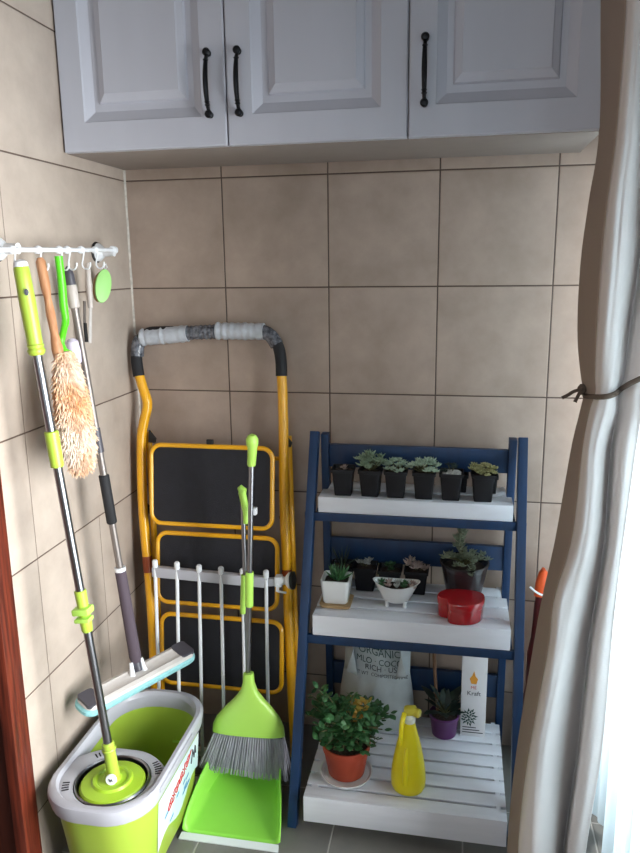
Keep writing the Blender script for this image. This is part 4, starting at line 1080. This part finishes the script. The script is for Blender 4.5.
# ------------------------------------------------------------------ curtain
# folds read along its height: for each level, (left/right position, depth) of the same fold edges
ROWS = {
 -170: [(604, -0.31), (606, -0.34), (632, -0.52), (644, -0.55), (652, -0.53), (658, -0.48), (666, -0.56), (674, -0.58)],
    0: [(601, -0.31), (603, -0.34), (628, -0.52), (640, -0.55), (648, -0.53), (654, -0.48), (662, -0.56), (670, -0.58)],
  130: [(600, -0.31), (601, -0.34), (618, -0.52), (632, -0.55), (642, -0.53), (650, -0.48), (660, -0.56), (668, -0.58)],
  200: [(592, -0.31), (590, -0.34), (609, -0.52), (624, -0.55), (636, -0.53), (645, -0.48), (655, -0.56), (664, -0.58)],
  260: [(584, -0.31), (582, -0.34), (603, -0.52), (619, -0.55), (632, -0.53), (640, -0.48), (652, -0.56), (662, -0.58)],
  330: [(581, -0.31), (578, -0.34), (598, -0.52), (612, -0.55), (622, -0.53), (630, -0.48), (644, -0.56), (664, -0.58)],
  375: [(585, -0.39), (581, -0.41), (596, -0.5), (608, -0.53), (618, -0.52), (624, -0.49), (634, -0.53), (650, -0.55)],
  393: [(588, -0.39), (584, -0.41), (596, -0.5), (606, -0.53), (614, -0.52), (619, -0.49), (628, -0.53), (642, -0.55)],
  412: [(587, -0.39), (580, -0.41), (590, -0.5), (603, -0.53), (614, -0.52), (618, -0.49), (627, -0.53), (642, -0.55)],
  450: [(582, -0.36), (571, -0.39), (583, -0.51), (594, -0.54), (604, -0.52), (611, -0.46), (620, -0.54), (636, -0.55)],
  537: [(570, -0.36), (556, -0.39), (573, -0.51), (586, -0.54), (597, -0.52), (605, -0.46), (613, -0.54), (624, -0.55)],
  600: [(558, -0.37), (542, -0.39), (555, -0.53), (571, -0.55), (586, -0.52), (596, -0.45), (603, -0.55), (616, -0.56)],
  650: [(550, -0.375), (533, -0.4), (549, -0.54), (562, -0.56), (576, -0.52), (588, -0.45), (595, -0.55), (611, -0.56)],
  750: [(536, -0.42), (517, -0.43), (530, -0.57), (545, -0.59), (562, -0.54), (578, -0.47), (583, -0.57), (602, -0.58)],
  830: [(530, -0.475), (509, -0.48), (520, -0.61), (538, -0.63), (556, -0.58), (566, -0.5), (572, -0.6), (589, -0.61)],
  880: [(527, -0.475), (507, -0.48), (518, -0.61), (536, -0.63), (552, -0.58), (560, -0.5), (566, -0.6), (582, -0.61)],
  960: [(526, -.48), (505, -.485), (513, -.615), (530, -.635), (545, -.58), (552, -.50), (556, -.60), (570, -.61)],
}
keys = sorted(ROWS)
ctl = []
for k in keys:
    ctl.append([ony(x, k, y) for x, y in ROWS[k]])
NR, NC = 90, 64
rows = []
for i in range(NR+1):
    t = i/NR*(len(keys)-1); i0 = min(int(t), len(keys)-2)
    rowp = [catmull([r_[j] for r_ in ctl], t) for j in range(len(ctl[0]))]
    rr = []
    for j in range(NC+1):
        p = catmull(rowp, j/NC*(len(rowp)-1))
        wk = .0045*noise.noise(V(j*.25, p.z*1.3, 1))+.0016*noise.noise(V(j*.6, p.z*6, 4))
        p = p + V(wk*.4, wk, 0); p.z = min(H-.003, max(.006, p.z)); rr.append(p)
    rows.append(rr)
cu = thing('curtain', 'heavy off-white linen curtain tied in at the waist at the right', 'curtain', (1.25, -.45, 0))
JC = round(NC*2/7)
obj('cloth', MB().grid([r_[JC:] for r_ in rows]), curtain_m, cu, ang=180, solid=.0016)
obj('shaded_strip', MB().grid([r_[:JC+1] for r_ in rows]), shade_strip_m, cu, ang=180, solid=.0014)['label'] = 'left strip of the linen curtain with its shade painted taupe'  # same curtain, its shaded left strip darkened by colour
# tie cord
wr = ctl[keys.index(393)]
front = [p+V(0, -.010, 0) for p in smooth_path(wr, 4)]
sagc = [p+V(0, 0, -.012*math.sin(PI*i/(len(front)-1))+.035*(i/(len(front)-1))**2) for i, p in enumerate(front)]
back_ = [wr[-1]+V(.02, .03, .006), wr[-1]+V(-.01, .10, .01), wr[0]+V(.04, .035, .006), wr[0]+V(0, .006, .002), wr[1]+V(-.008, -.004, .002)]
tie = thing('curtain_tie', 'brown twisted cord knotted round the waist of the linen curtain', 'cord', wr[1])
obj('cord', MB().tube(sagc+back_, .0054, 8, closed=True), cord_brown, tie)
kn = ony(582, 389, -.43)
obj('knot', MB().lathe([(.001, -.011), (.008, -.008), (.010, 0), (.008, .008), (.001, .011)], kn, (.3, -.2, 1), 14), cord_brown, tie)
for pa in (((582, 390), (575, 391), (568, 395), (562, 398)), ((581, 391), (578, 396), (575, 402))):
    obj('cord_end', MB().tube(smooth_path([ony(x, y, -.44) for x, y in pa], 4), [.0036]*(4*(len(pa)-1))+[.0045], 8), cord_brown, tie)
# sheer curtain along the window
rows = []
for i in range(31):
    z = .015+(H-.03)*i/30; rr = []
    for j in range(141):
        u = j/140; y = -.075-.72*u; rr.append(V(1.352+.018*math.sin(u*38+.3*math.sin(z*2))+.006*math.sin(u*131), y+.008*math.sin(u*47), z))
    rows.append(rr)
tag(obj('sheer_curtain', MB().grid(rows), sheer_m, base=(1.352, -.4, 0), ang=180), 'thin bright white sheer curtain along the window behind the linen curtain', 'curtain')
